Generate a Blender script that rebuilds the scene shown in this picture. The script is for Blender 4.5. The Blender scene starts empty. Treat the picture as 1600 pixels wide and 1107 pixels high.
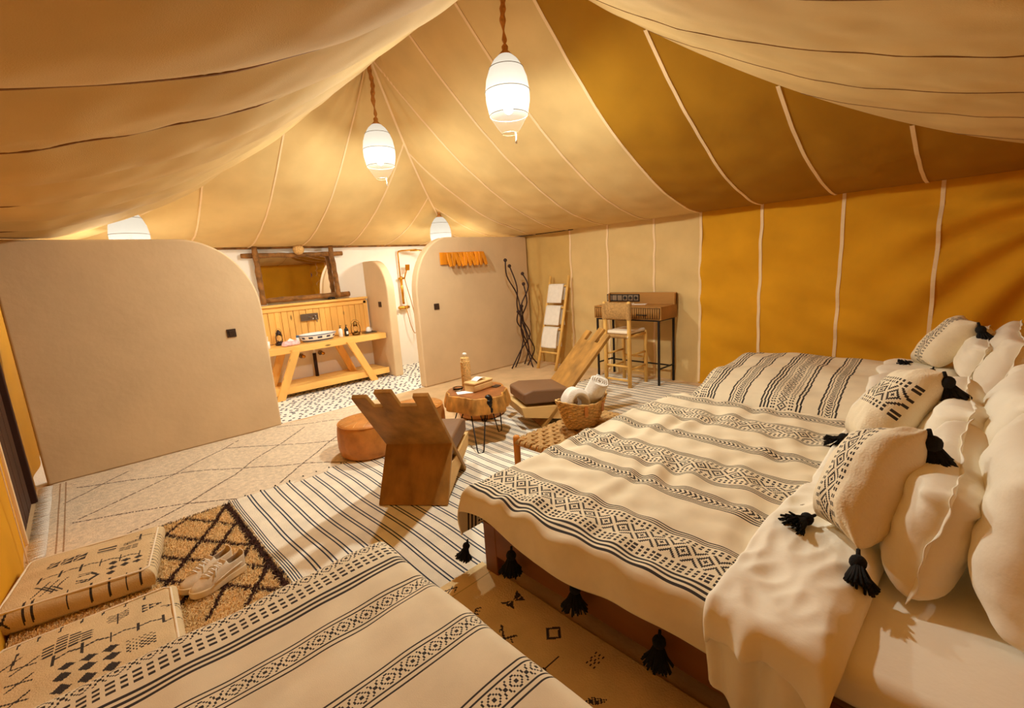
import bpy, bmesh, math, random
import numpy as np
from mathutils import Vector, Matrix
random.seed(5)
SC = bpy.context.scene
COL = SC.collection
PI = math.pi
# ------------------------------------------------------------------ camera, world, exposure
cam_d = bpy.data.cameras.new('camera'); cam = bpy.data.objects.new('camera', cam_d); COL.objects.link(cam)
cam_d.sensor_fit = 'HORIZONTAL'; cam_d.sensor_width = 36.0; cam_d.lens = 720.0*36.0/1600.0; cam_d.clip_start = .03
PITCH, ROLL, YAW = 0.1860048, -0.06446623, 0.74723447
def cam_axes():
    cy, sy = math.cos(YAW), math.sin(YAW)
    f = Vector((sy*math.cos(PITCH), cy*math.cos(PITCH), -math.sin(PITCH))); r = Vector((cy, -sy, 0)); u = r.cross(f)
    return r*math.cos(ROLL)+u*math.sin(ROLL), -r*math.sin(ROLL)+u*math.cos(ROLL), f
_r, _u, _f = cam_axes()
M = Matrix.Identity(4)
for i in range(3): M[i][0], M[i][1], M[i][2] = _r[i], _u[i], -_f[i]
M[0][3], M[1][3], M[2][3] = 0, 0, 1.6
cam.matrix_world = M
SC.camera = cam
SC.view_settings.view_transform = 'Standard'; SC.view_settings.look = 'None'
SC.view_settings.gamma = 1.0; SC.view_settings.use_curve_mapping = False
SC.view_settings.exposure = 1.72
w = bpy.data.worlds.new('night'); SC.world = w; w.use_nodes = True
w.node_tree.nodes['Background'].inputs[0].default_value = (.02, .03, .06, 1)
w.node_tree.nodes['Background'].inputs[1].default_value = .3
SC.cycles.diffuse_bounces = 6; SC.cycles.max_bounces = 12; SC.cycles.transparent_max_bounces = 12
LAMP_W = (128.0, 112.0, 46.0, 54.0)
LAMP_COL = (.96, 1.0, .93)
SHADE_EMIT = .25

# ------------------------------------------------------------------ helpers
def srgb(r, g, b):
    f = lambda c: (c/255/12.92) if c/255 <= .04045 else ((c/255+.055)/1.055)**2.4
    return (f(r), f(g), f(b), 1)

def mat(name, col, rough=.8, var=.12, scale=6, bump=.25, bscale=60, attr=False, stretch=(1,1,1), metal=0, spec=.3,
        knots=False, weave=0, sheen=0, sss=0, trans=0):
    m = bpy.data.materials.new(name); m.use_nodes = True
    nt = m.node_tree; N = nt.nodes; Lk = nt.links
    b = N['Principled BSDF']; b.inputs['Roughness'].default_value = rough; b.inputs['Metallic'].default_value = metal
    b.inputs['Specular IOR Level'].default_value = spec
    if sheen: b.inputs['Sheen Weight'].default_value = sheen
    if trans:
        b.inputs['Transmission Weight'].default_value = trans
    tc = N.new('ShaderNodeTexCoord'); mp = N.new('ShaderNodeMapping'); mp.inputs['Scale'].default_value = stretch
    Lk.new(tc.outputs['Object'], mp.inputs['Vector'])
    nz = N.new('ShaderNodeTexNoise'); nz.inputs['Scale'].default_value = scale; nz.inputs['Detail'].default_value = 4
    Lk.new(mp.outputs[0], nz.inputs['Vector'])
    rmp = N.new('ShaderNodeMapRange'); rmp.inputs[1].default_value = .3; rmp.inputs[2].default_value = .7
    rmp.inputs[3].default_value = 1-var; rmp.inputs[4].default_value = 1+var
    Lk.new(nz.outputs['Fac'], rmp.inputs[0])
    mul = N.new('ShaderNodeMix'); mul.data_type = 'RGBA'; mul.blend_type = 'MULTIPLY'; mul.inputs['Factor'].default_value = 1
    if attr:
        at = N.new('ShaderNodeAttribute'); at.attribute_name = 'Col'; Lk.new(at.outputs['Color'], mul.inputs[6])
    else:
        mul.inputs[6].default_value = col
    Lk.new(rmp.outputs[0], mul.inputs[7])
    out = mul.outputs[2]
    if knots:
        vo = N.new('ShaderNodeTexVoronoi'); vo.inputs['Scale'].default_value = 7
        mp2 = N.new('ShaderNodeMapping'); mp2.inputs['Scale'].default_value = tuple(.35+.65*(s > .5) for s in stretch)
        Lk.new(tc.outputs['Object'], mp2.inputs['Vector']); Lk.new(mp2.outputs[0], vo.inputs['Vector'])
        r2 = N.new('ShaderNodeMapRange'); r2.inputs[1].default_value = .06; r2.inputs[2].default_value = .13
        Lk.new(vo.outputs['Distance'], r2.inputs[0])
        mx = N.new('ShaderNodeMix'); mx.data_type = 'RGBA'; mx.inputs[6].default_value = tuple(c*.3 for c in col[:3])+(1,)
        Lk.new(r2.outputs[0], mx.inputs['Factor']); Lk.new(out, mx.inputs[7]); out = mx.outputs[2]
    Lk.new(out, b.inputs['Base Color'])
    if bump:
        nb = N.new('ShaderNodeTexNoise'); nb.inputs['Scale'].default_value = bscale; nb.inputs['Detail'].default_value = 3
        Lk.new(mp.outputs[0], nb.inputs['Vector'])
        h = nb.outputs['Fac']
        if weave:
            for d in ('X', 'Y'):
                wv = N.new('ShaderNodeTexWave'); wv.bands_direction = d; wv.inputs['Scale'].default_value = weave
                Lk.new(tc.outputs['Object'], wv.inputs['Vector'])
                ad = N.new('ShaderNodeMath'); ad.operation = 'ADD'; Lk.new(h, ad.inputs[0]); Lk.new(wv.outputs['Fac'], ad.inputs[1]); h = ad.outputs[0]
        bp = N.new('ShaderNodeBump'); bp.inputs['Strength'].default_value = bump; bp.inputs['Distance'].default_value = .01
        Lk.new(h, bp.inputs['Height']); Lk.new(bp.outputs[0], b.inputs['Normal'])
    return m

def emis(name, col, s):
    m = bpy.data.materials.new(name); m.use_nodes = True; nt = m.node_tree; nt.nodes.clear()
    o = nt.nodes.new('ShaderNodeOutputMaterial'); e = nt.nodes.new('ShaderNodeEmission')
    e.inputs[0].default_value = col; e.inputs[1].default_value = s; nt.links.new(e.outputs[0], o.inputs[0]); return m

class MB:
    def __init__(s): s.v = []; s.f = []; s.c = []
    def add(s, vs, fs, col=None):
        n = len(s.v); s.v += [tuple(p) for p in vs]; s.f += [tuple(i+n for i in f) for f in fs]; s.c += [col]*len(fs); return s
    def box(s, c, d, rz=0, rx=0, ry=0, col=None, taper=1):
        R = Matrix.Rotation(rz, 3, 'Z') @ Matrix.Rotation(ry, 3, 'Y') @ Matrix.Rotation(rx, 3, 'X')
        vs = []
        for z in (-1, 1):
            k = 1 if z < 0 else taper
            for x, y in ((-1,-1), (1,-1), (1,1), (-1,1)):
                vs.append(Vector(c)+R @ Vector((x*d[0]/2*k, y*d[1]/2*k, z*d[2]/2)))
        return s.add(vs, [(3,2,1,0), (4,5,6,7), (0,1,5,4), (1,2,6,5), (2,3,7,6), (3,0,4,7)], col)
    def tube(s, pts, r, n=8, col=None, cap=True, closed=False):
        pts = [Vector(p) for p in pts]; m = len(pts)
        rr = r if isinstance(r, (list, tuple)) else [r]*m
        vs = []; fs = []; prev = None
        for i, p in enumerate(pts):
            a = pts[i-1] if (i > 0 or closed) else p; b = pts[(i+1) % m] if (i < m-1 or closed) else p
            t = (b-a)
            t = t.normalized() if t.length > 1e-9 else Vector((0,0,1))
            if prev is None:
                h = Vector((0,0,1)) if abs(t.z) < .9 else Vector((1,0,0)); x = t.cross(h).normalized()
            else:
                x = prev-t*prev.dot(t)
                x = x.normalized() if x.length > 1e-6 else t.orthogonal().normalized()
            prev = x; y = t.cross(x)
            for k in range(n):
                an = 2*PI*k/n; vs.append(p+(x*math.cos(an)+y*math.sin(an))*rr[i])
        L = m if closed else m-1
        for i in range(L):
            j = (i+1) % m
            for k in range(n):
                k2 = (k+1) % n; fs.append((i*n+k, i*n+k2, j*n+k2, j*n+k))
        if cap and not closed:
            fs.append(tuple(range(n))[::-1]); fs.append(tuple((m-1)*n+k for k in range(n)))
        return s.add(vs, fs, col)
    def lathe(s, prof, n=20, c=(0,0,0), sx=1, sy=1, col=None, closeb=True, closet=True):
        vs = []; fs = []
        for r, z in prof:
            for k in range(n):
                a = 2*PI*k/n; vs.append((c[0]+r*sx*math.cos(a), c[1]+r*sy*math.sin(a), c[2]+z))
        for i in range(len(prof)-1):
            for k in range(n):
                k2 = (k+1) % n; fs.append((i*n+k, i*n+k2, (i+1)*n+k2, (i+1)*n+k))
        if closeb: fs.append(tuple(range(n))[::-1])
        if closet: fs.append(tuple((len(prof)-1)*n+k for k in range(n)))
        return s.add(vs, fs, col)
    def ball(s, c, r, n=10, m=6, sc=(1,1,1), col=None):
        prof = [(max(.02*r, r*math.sin(PI*i/m)), -r*math.cos(PI*i/m)*sc[2]) for i in range(m+1)]
        return s.lathe(prof, n, c, sc[0], sc[1], col)
    def prism(s, poly, fn, a, b, col=None):
        # poly = 2D points; fn(p, t) -> 3D; extruded between t=a and t=b
        n = len(poly); vs = [fn(p, a) for p in poly]+[fn(p, b) for p in poly]
        fs = [tuple(range(n))[::-1], tuple(range(n, 2*n))]+[(i, (i+1) % n, n+(i+1) % n, n+i) for i in range(n)]
        return s.add(vs, fs, col)
    def mesh(s, name):
        me = bpy.data.meshes.new(name); me.from_pydata(s.v, [], s.f); me.update()
        if any(c is not None for c in s.c):
            set_col(me, [c if c is not None else (1,1,1,1) for c in s.c])
        bm = bmesh.new(); bm.from_mesh(me); bmesh.ops.recalc_face_normals(bm, faces=bm.faces); bm.to_mesh(me); bm.free()
        return me

def set_col(me, cols):
    cols = np.asarray(cols, dtype=np.float32)
    if cols.shape[1] == 3: cols = np.hstack([cols, np.ones((len(cols), 1), np.float32)])
    tot = np.zeros(len(me.polygons), np.int32); me.polygons.foreach_get('loop_total', tot)
    a = me.attributes.new('Col', 'FLOAT_COLOR', 'CORNER'); a.data.foreach_set('color', np.repeat(cols, tot, axis=0).ravel())

def tag(o, label=None, cat=None, group=None, kind=None):
    if label: o['label'] = label
    if cat: o['category'] = cat
    if group: o['group'] = group
    if kind: o['kind'] = kind
    return o

def obj(name, mb, m, parent=None, bevel=0, smooth=False, seg=2, solid=0, sub=0, loc=None, rot=None, **kw):
    me = mb.mesh(name) if isinstance(mb, MB) else mb
    o = bpy.data.objects.new(name, me); COL.objects.link(o)
    if m: me.materials.append(m)
    if parent: o.parent = parent
    if loc: o.location = loc
    if rot: o.rotation_euler = rot
    if smooth: me.polygons.foreach_set('use_smooth', np.ones(len(me.polygons), bool))
    if solid:
        md = o.modifiers.new('solid', 'SOLIDIFY'); md.thickness = abs(solid); md.offset = 1 if solid > 0 else -1
    if bevel:
        md = o.modifiers.new('bevel', 'BEVEL'); md.width = bevel; md.segments = seg; md.limit_method = 'ANGLE'; md.angle_limit = .6
        me.polygons.foreach_set('use_smooth', np.ones(len(me.polygons), bool))
        wn = o.modifiers.new('wn', 'WEIGHTED_NORMAL'); wn.keep_sharp = False
    if sub:
        md = o.modifiers.new('sub', 'SUBSURF'); md.levels = sub; md.render_levels = sub
    return tag(o, **kw)

def thing(name, label, cat, loc=(0,0,0), rz=0, group=None):
    o = bpy.data.objects.new(name, None); COL.objects.link(o); o.location = loc; o.rotation_euler = (0, 0, rz)
    o.empty_display_size = .1
    return tag(o, label, cat, group)

def struct(name, mb, m, parent=None, **kw):
    o = obj(name, mb, m, parent, **kw)
    if parent is None: o['kind'] = 'structure'
    return o

def dup(root, loc, rz, label=None, group=None):
    r = root.copy(); COL.objects.link(r); r.location = loc; r.rotation_euler = (0, 0, rz)
    if label: r['label'] = label
    if group: r['group'] = group
    for ch in list(root.children):
        c = ch.copy(); COL.objects.link(c); c.parent = r
        for g in list(ch.children):
            d = g.copy(); COL.objects.link(d); d.parent = c
    return r

def grid_mesh(name, us, vs, pos, col=None, keep=None):
    us = np.asarray(us, float); vs = np.asarray(vs, float)
    U, V = np.meshgrid(us, vs, indexing='ij'); P = np.stack(pos(U, V), -1).reshape(-1, 3)
    nu, nv = len(us), len(vs)
    I, J = np.meshgrid(np.arange(nu-1), np.arange(nv-1), indexing='ij')
    F = np.stack([I*nv+J, (I+1)*nv+J, (I+1)*nv+J+1, I*nv+J+1], -1).reshape(-1, 4)
    um, vm = (us[:-1]+us[1:])/2, (vs[:-1]+vs[1:])/2
    UM, VM = np.meshgrid(um, vm, indexing='ij'); UM = UM.ravel(); VM = VM.ravel()
    C = col(UM, VM) if col else None
    if keep is not None:
        k = keep(UM, VM); F = F[k]; C = C[k] if C is not None else None
    me = bpy.data.meshes.new(name)
    me.vertices.add(len(P)); me.vertices.foreach_set('co', P.astype(np.float32).ravel())
    me.loops.add(F.size); me.loops.foreach_set('vertex_index', F.astype(np.int32).ravel())
    me.polygons.add(len(F)); me.polygons.foreach_set('loop_start', np.arange(0, F.size, 4, dtype=np.int32))
    me.polygons.foreach_set('loop_total', np.full(len(F), 4, np.int32))
    me.update(calc_edges=True)
    if C is not None: set_col(me, C)
    me.polygons.foreach_set('use_smooth', np.ones(len(F), bool))
    me.validate()
    return me

_rng = np.random.RandomState(3)
def mknoise(freq, n=9, seed=0, aniso=(1, 1)):
    r = np.random.RandomState(seed); an = r.uniform(0, 2*PI, n); fr = freq*r.uniform(.6, 1.7, n); ph = r.uniform(0, 2*PI, n)
    def f(a, b):
        s = 0
        for i in range(n): s = s+np.sin((np.cos(an[i])*a*aniso[0]+np.sin(an[i])*b*aniso[1])*fr[i]*2*PI+ph[i])
        return s/n**.5
    return f

class Canvas:
    """A rectangle of cells drawn on with thick lines and polygons: which threads are dark."""
    def __init__(s, w, h, cell):
        s.w, s.h, s.cell = w, h, cell; s.nx, s.ny = max(1, round(w/cell)), max(1, round(h/cell))
        s.a = np.zeros((s.nx, s.ny), np.int8)
        xs = (np.arange(s.nx)+.5)*w/s.nx; ys = (np.arange(s.ny)+.5)*h/s.ny
        s.X, s.Y = np.meshgrid(xs, ys, indexing='ij')
    def line(s, pts, t, v=1, jit=None):
        for (x0, y0), (x1, y1) in zip(pts[:-1], pts[1:]):
            dx, dy = x1-x0, y1-y0; L2 = dx*dx+dy*dy+1e-12
            k = np.clip(((s.X-x0)*dx+(s.Y-y0)*dy)/L2, 0, 1); d = np.hypot(s.X-x0-k*dx, s.Y-y0-k*dy)
            tt = t if jit is None else t*(1+jit*np.sin(s.X*173+s.Y*231))
            s.a[d < tt/2] = v
        return s
    def dash(s, pts, t, on=.03, off=.015, v=1):
        for (x0, y0), (x1, y1) in zip(pts[:-1], pts[1:]):
            L = math.hypot(x1-x0, y1-y0); n = max(1, int(L/(on+off)))
            for i in range(n):
                a, b = i/n, (i+on/(on+off))/n
                s.line([(x0+(x1-x0)*a, y0+(y1-y0)*a), (x0+(x1-x0)*b, y0+(y1-y0)*b)], t, v)
        return s
    def poly(s, pts, v=1):
        ins = np.zeros(s.X.shape, bool); n = len(pts)
        for i in range(n):
            x0, y0 = pts[i]; x1, y1 = pts[(i+1) % n]
            if y0 == y1: continue
            c = ((s.Y < y0) != (s.Y < y1)) & (s.X < (x1-x0)*(s.Y-y0)/(y1-y0)+x0); ins ^= c
        s.a[ins] = v; return s
    def us(s): return np.linspace(0, s.w, s.nx+1)
    def vs(s): return np.linspace(0, s.h, s.ny+1)
    def at(s, u, v):
        i = np.clip((u/s.w*s.nx).astype(int), 0, s.nx-1); j = np.clip((v/s.h*s.ny).astype(int), 0, s.ny-1); return s.a[i, j]
def pick(idx, cols):
    return np.asarray(cols, np.float32)[np.asarray(idx).astype(int)]
# ------------------------------------------------------------------ materials
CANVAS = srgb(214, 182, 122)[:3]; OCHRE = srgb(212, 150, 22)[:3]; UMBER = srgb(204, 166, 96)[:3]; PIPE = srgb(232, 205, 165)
M_canvas = mat('tent_canvas', srgb(222,186,134), .9, .07, 3, .14, 260, attr=True)
M_pipe = mat('seam_tape', srgb(236,206,160), .9, .05)
M_dkseam = mat('dark_seam', srgb(136,96,54), .9, .1)  # seam thread, its dark tone painting in the shade of the grooves
M_plaster = mat('lime_plaster', srgb(212,184,144), .75, .05, 3, .25, 14)
M_white = mat('white_plaster', srgb(236,228,214), .7, .03, 3, .15, 14)
M_sand = mat('sand_screed', srgb(214,182,138), .85, .1, 5, .35, 40)
M_grout = mat('pebble_grout', srgb(238,232,220), .5, .04, 20, .5, 60)
M_pebble = mat('dark_pebble', srgb(74,78,88), .4, .5, 30, 0)
M_pine = mat('knotty_pine', srgb(238,188,104), .5, .14, 5, .1, 30, stretch=(.25,1,1.2), knots=True)
M_pineV = mat('knotty_pine_upright', srgb(236,182,98), .5, .14, 5, .1, 30, stretch=(1.2,1,.25), knots=True)
M_log = mat('bark_log', srgb(134,90,42), .75, .55, 12, .7, 20)
M_mirror = mat('mirror_glass', (.9,.9,.9,1), .02, 0, 1, 0, metal=1)
M_brass = mat('brushed_brass', srgb(214,160,60), .25, .05, 5, 0, metal=1)
M_steel = mat('satin_steel', srgb(150,140,130), .3, .05, 5, 0, metal=1)
M_black = mat('black_metal', srgb(26,23,22), .5, .1, 9, .1)
M_iron = mat('dark_iron', srgb(52,32,28), .5, .15, 9, .2)
M_brown = mat('brown_switch', srgb(62,42,28), .45, .08)
M_oak = mat('stained_plank', srgb(160,114,50), .6, .34, 9, .3, 24, stretch=(1,1,.16))
M_oakL = mat('raw_plank', srgb(210,172,110), .65, .2, 5, .2, 24, stretch=(.2,1,1))
M_desk = mat('desk_walnut', srgb(164,116,56), .5, .24, 5, .12, 24, stretch=(1,.16,1))
M_cane = mat('peeled_cane', srgb(226,180,98), .5, .12, 8, .1, 30)
M_rope = mat('twisted_rope', srgb(192,150,92), .85, .25, 60, .6, 160)
M_straw = mat('woven_straw', srgb(228,184,116), .8, .25, 60, .6, 160)
M_vinyl = mat('brown_leatherette', srgb(124,90,62), .5, .06, 5, .1, 60)
M_tan = mat('tan_leather', srgb(196,128,58), .45, .22, 9, .3, 26)
M_stump = mat('stump_bark', srgb(190,134,62), .6, .5, 14, .8, 16, stretch=(1,1,.5))
M_stumptop = mat('stump_top', srgb(150,92,50), .35, .25, 12, .15, 20)
M_resin = mat('black_resin', srgb(22,20,20), .3, .6, 40, .4, 50)
M_towel = mat('white_towel', srgb(240,232,218), .95, .04, 20, .6, 160)
M_linen = mat('cream_linen', srgb(240,224,196), .9, .04, 6, .25, 90, sheen=.1)
M_sheet = mat('white_cotton', srgb(244,236,216), .85, .03, 6, .12, 40)
M_blanket = mat('woven_blanket', (1,1,1,1), .92, .06, 8, .22, 420, attr=True, weave=0)
M_rug = mat('flatweave_rug', (1,1,1,1), .95, .1, 6, .5, 140, attr=True)
M_pile = mat('wool_pile', (1,1,1,1), .95, .16, 30, .5, 90, attr=True)
M_mud = mat('printed_cotton', (1,1,1,1), .92, .08, 8, .4, 160, attr=True)
M_yarn = mat('black_yarn', srgb(28,25,24), .95, .3, 60, .5, 200)
M_bedwood = mat('reddish_bed_wood', srgb(132,80,34), .45, .22, 5, .15, 20, stretch=(1,.2,1))
M_shoe = mat('worn_white_leather', srgb(226,206,176), .55, .1, 12, .15, 40)
M_sole = mat('rubber_sole', srgb(238,214,172), .6, .12, 10, .1)
M_lining = mat('shoe_lining', srgb(120,96,60), .95, .1)
M_ceramic = mat('glazed_ceramic', (1,1,1,1), .15, .02, 6, 0, attr=True, spec=.5)
M_cup = mat('white_porcelain', srgb(240,238,232), .15, .02, 6, 0, spec=.5)
M_bottle = mat('dark_bottle', srgb(24,24,26), .2, .05, 6, 0, spec=.5)
M_paper = mat('white_paper', srgb(244,240,232), .8, .02)
M_boxwood = mat('pale_box_wood', srgb(222,182,120), .6, .15, 10, .2, 40)
M_glass = mat('clear_glass', (1,1,1,1), .03, 0, 1, 0, trans=1, spec=.5)
M_chrome = M_steel
M_wire = mat('lantern_wire', srgb(96,74,46), .45, .1)
M_cloth = mat('cord_wrap', srgb(176,116,50), .9, .3, 30, .6, 80)
M_door = mat('dark_door_wood', srgb(60,32,20), .6, .25, 6, .2, 20, stretch=(1,1,.2))

# ------------------------------------------------------------------ tent shell
XR, HW, EAVE, RIDGE = 2.55, 3.05, 2.10, 3.80
YP1, YP2, YB, YN = 4.58, 2.65, 7.25, -.77
XL, XW = XR-HW, XR+HW
EXPO = 1.82
SEAM_Y = [2.57+.675*k for k in range(-5, 8)]
SEAM_X = [XR+.69*k for k in range(-4, 5)]
n_roof = mknoise(.8, 9, 1); n_fine = mknoise(3.0, 9, 2)
def sagf(c, lo, step):
    f = (c-lo)/step; f = f-np.floor(f); return 1-(2*f-1)**2
def roof_z(x, y, detail=True):
    x = np.asarray(x, float); y = np.asarray(y, float)
    tx = np.abs(x-XR)/HW; ty = np.maximum(np.maximum((y-YP1)/(YB-YP1), (YP2-y)/(YP2-YN)), 0)
    t = np.clip(np.maximum(tx, ty), 0, 1)
    z = EAVE+(RIDGE-EAVE)*(1-t)**EXPO
    if detail:
        env = np.clip(t*6, 0, 1)*np.clip((1-t)*7, 0, 1)*np.clip(np.abs(tx-ty)*9, 0, 1)
        side = tx > ty
        near = side & (x < XR)
        s = np.where(side, sagf(y, SEAM_Y[0], .675)*np.where(near, .055, .02), sagf(x, SEAM_X[0], .69)*np.where(y < YP2, .008, .02))
        z = z-s*env+env*(.010*n_roof(x, y)+.003*n_fine(x, y))
        r = np.hypot(x-XR, y-YP1); th = np.arctan2(y-YP1, x-XR)
        z = z+.016*np.sin(th*17+1.3*np.sin(3*th))*np.exp(-(r/1.15)**2)*np.clip(r/.35, 0, 1)*np.clip((y-YP1+.35)*8, 0, 1)
    return z
def roof_col(x, y):
    tx = np.abs(x-XR)/HW; ty = np.maximum((YP2-y)/(YP2-YN), (y-YP1)/(YB-YP1))
    och = (x > XR) & (tx > ty) & (y < 2.57)
    c = np.where(och[:, None], np.array(OCHRE)*.55, np.array(CANVAS))  # ochre darkened: shade of this far slope put into its colour
    return c
def tent_roof():
    """four slopes, each meshed from its ridge or peak to the eave, so that ridge and hips are true folds"""
    bm = bmesh.new(); T1 = np.linspace(0, 1, 120)**.85; S = np.linspace(0, 1, 190)
    for k in range(4):
        def pos(t, s):
            yf, yn = YP1+t*(YB-YP1), YP2-t*(YP2-YN)
            if k < 2: x = XR+(1 if k else -1)*HW*t; y = yn+(yf-yn)*s
            else: x = XR+HW*t*(2*s-1); y = yf+0*s if k == 2 else yn+0*s
            return x, y, roof_z(x, y)
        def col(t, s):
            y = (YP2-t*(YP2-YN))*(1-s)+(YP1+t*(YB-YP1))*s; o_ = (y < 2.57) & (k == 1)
            return np.where(o_[:, None], np.array(OCHRE)*.55, np.array(CANVAS))  # far slope's shade painted in as a darker ochre
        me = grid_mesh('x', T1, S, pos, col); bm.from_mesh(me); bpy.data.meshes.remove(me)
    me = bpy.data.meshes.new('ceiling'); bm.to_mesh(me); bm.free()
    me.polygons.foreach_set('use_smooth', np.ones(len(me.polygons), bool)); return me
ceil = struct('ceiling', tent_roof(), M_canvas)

def ribbon(pts, wd, off, mb=None):
    """flat tape laid along pts: list of (point, side vector, down vector)"""
    mb = mb or MB(); vs = []; n = len(pts)
    for p, s, d in pts:
        p = Vector(p); s = Vector(s); d = Vector(d)
        vs += [p-s*wd/2+d*off*.2, p-s*wd/2+d*off, p+s*wd/2+d*off, p+s*wd/2+d*off*.2]
    fs = []
    for i in range(n-1):
        for k in range(3): fs.append((i*4+k, i*4+k+1, i*4+4+k+1, i*4+4+k))
    return mb.add(vs, fs)
for yv in SEAM_Y:
    if not (YN+.1 < yv < YB-.1): continue
    for sgn in (-1, 1):
        tyv = max((yv-YP1)/(YB-YP1), (YP2-yv)/(YP2-YN), 0)
        xs = np.linspace(XR+sgn*max(.02, tyv*HW), XR+sgn*HW*.995, 40)
        pts = [((x, yv, float(roof_z(x, yv))), (0, 1, 0), (0, 0, -1)) for x in xs]
        struct('seam', ribbon(pts, .026 if sgn > 0 else .012, .008), M_pipe if sgn > 0 else M_dkseam, ceil)
for xv in SEAM_X:
    if not (XL+.1 < xv < XW-.1): continue
    txv = abs(xv-XR)/HW
    for far in (True, False):
        y0, y1 = (YP1+txv*(YB-YP1), YB*.999) if far else (YP2-txv*(YP2-YN), YN+.02)
        if abs(y1-y0) < .15: continue
        ys = np.linspace(y0, y1, 34)
        pts = [((xv, y, float(roof_z(xv, y))), (1, 0, 0), (0, 0, -1)) for y in ys]
        struct('seam', ribbon(pts, .018 if far else .007, .008 if far else .004), M_pipe if far else M_dkseam, ceil)
# tape on the two far hips, tied where the guy points are
for sgn in (-1, 1):
    pts = []
    for t in np.linspace(.02, .98, 44):
        x, y = XR+sgn*HW*t, YP1+(YB-YP1)*t
        pts.append(((x, y, float(roof_z(x, y))-.004), (sgn*.66, -.75, 0), (0, 0, -1)))
    struct('hip_tape', ribbon(pts, .024, .01), M_pipe, ceil)

# right tent wall (the long one behind bed and desk), hung from the eave
SEAM_W = [-.25, .44, 1.15, 1.89, 2.57, 3.19, 3.91, 4.59]
n_w = mknoise(1.2, 9, 7)
def wr_x(y, z):
    y = np.asarray(y, float); z = np.asarray(z, float)
    k = np.clip((1.6-y)/1.2, 0, 1)
    an = np.arctan2(1.98-z, np.maximum(y+.75, .05)); rr = np.hypot(1.98-z, y+.75)
    d = .040*k*np.sin(an*20+1.5*np.sin(rr*2.2))*np.clip(rr/.6, 0, 1)
    d = d+.022*n_w(y*.6+z*.5, z*2.2-y*.7)*np.where(y < 2.57, 1, .45)
    d = d+np.where(y > 4.6, .02*np.sin(y*24)*np.clip(1.2-abs(y-5.5)*2, .1, 1), 0)
    d = d+.012*np.sin(z*9+y*.6)*np.clip((2.1-z)*1.2, 0, 1)*np.where(y < 2.57, .45, .15)
    d = d-.05*np.clip(.25-z, 0, 1)*(1+.6*np.sin(y*7))
    return XW+d*np.clip((2.1-z)*5, 0, 1)
def wr_col(y, z):
    c = np.where((y < 2.57)[:, None], np.array(OCHRE), np.array(CANVAS)); return np.where((y > 4.6)[:, None], np.array(UMBER), c)
wall_r = struct('wall_right', grid_mesh('wall_right', np.linspace(YN, YB, 260), np.linspace(0, EAVE+.01, 70), lambda u, v: (wr_x(u, v), u, v), wr_col), M_canvas)
for yv in SEAM_W:
    zs = np.linspace(.02, EAVE, 40)
    pts = [((float(wr_x(yv, z)), yv, z), (0, 1, 0), (-1, 0, 0)) for z in zs]
    struct('seam', ribbon(pts, .03, .006), M_pipe, wall_r)
# eave welt along the top of the wall
def plain_wall(name, a, b, z0, z1, col, disp=.012, seed=1, nrm=(1, 0), parent=None):
    L = math.hypot(b[0]-a[0], b[1]-a[1]); nz = mknoise(1.1, 8, seed)
    def pos(u, v):
        d = disp*nz(u, v*.5)+disp*.6*np.sin(u*9+seed)*np.clip((z1-v), 0, 1)*.5
        return a[0]+(b[0]-a[0])*u/L+nrm[0]*d, a[1]+(b[1]-a[1])*u/L+nrm[1]*d, v
    return struct(name, grid_mesh(name, np.linspace(0, L, max(6, int(L/.06))), np.linspace(z0, z1, 30), pos, lambda u, v: np.tile(np.array(col), (len(u), 1))), M_canvas, parent)
wall_l = plain_wall('wall_left', (XL, YN), (XL, 4.28), 0, EAVE, OCHRE, .02, 3)
pts = [((XL+.03, 3.82, z), (0, 1, 0), (1, 0, 0)) for z in np.linspace(0, EAVE, 20)]
struct('seam', ribbon(pts, .012, .006), M_pipe, wall_l)
plain_wall('wall_left_far', (XL-.02, 5.16), (XL-.02, YB), 0, EAVE, tuple(c*.6 for c in OCHRE), .015, 5)  # ochre darkened to paint this strip dim under strong lamp light
plain_wall('wall_left_top', (XL-.02, 4.2), (XL-.02, 5.2), 1.98, EAVE, OCHRE, .004, 5)
plain_wall('wall_front', (XL, YN), (XW, YN), 0, EAVE, OCHRE, .02, 4, (0, 1))
# entrance: dark timber door standing in the gap of the left wall
mb = MB(); mb.box((XL-.05, 4.72, .99), (.04, .84, 1.97))
door = struct('door_1', mb, M_door, bevel=.004)
for yy in (4.5, 4.72, 4.94):
    struct('door_board', MB().box((XL-.022, yy, .99), (.016, .2, 1.93)), M_door, door, bevel=.004)
fr = MB()
struct('trim_1', MB().box((XL-.02, 4.285, .99), (.05, .022, 1.98)), M_pipe, bevel=.006)
struct('trim_2', MB().box((XL-.02, 5.15, .99), (.07, .05, 1.98)), M_door, bevel=.006)

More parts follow.
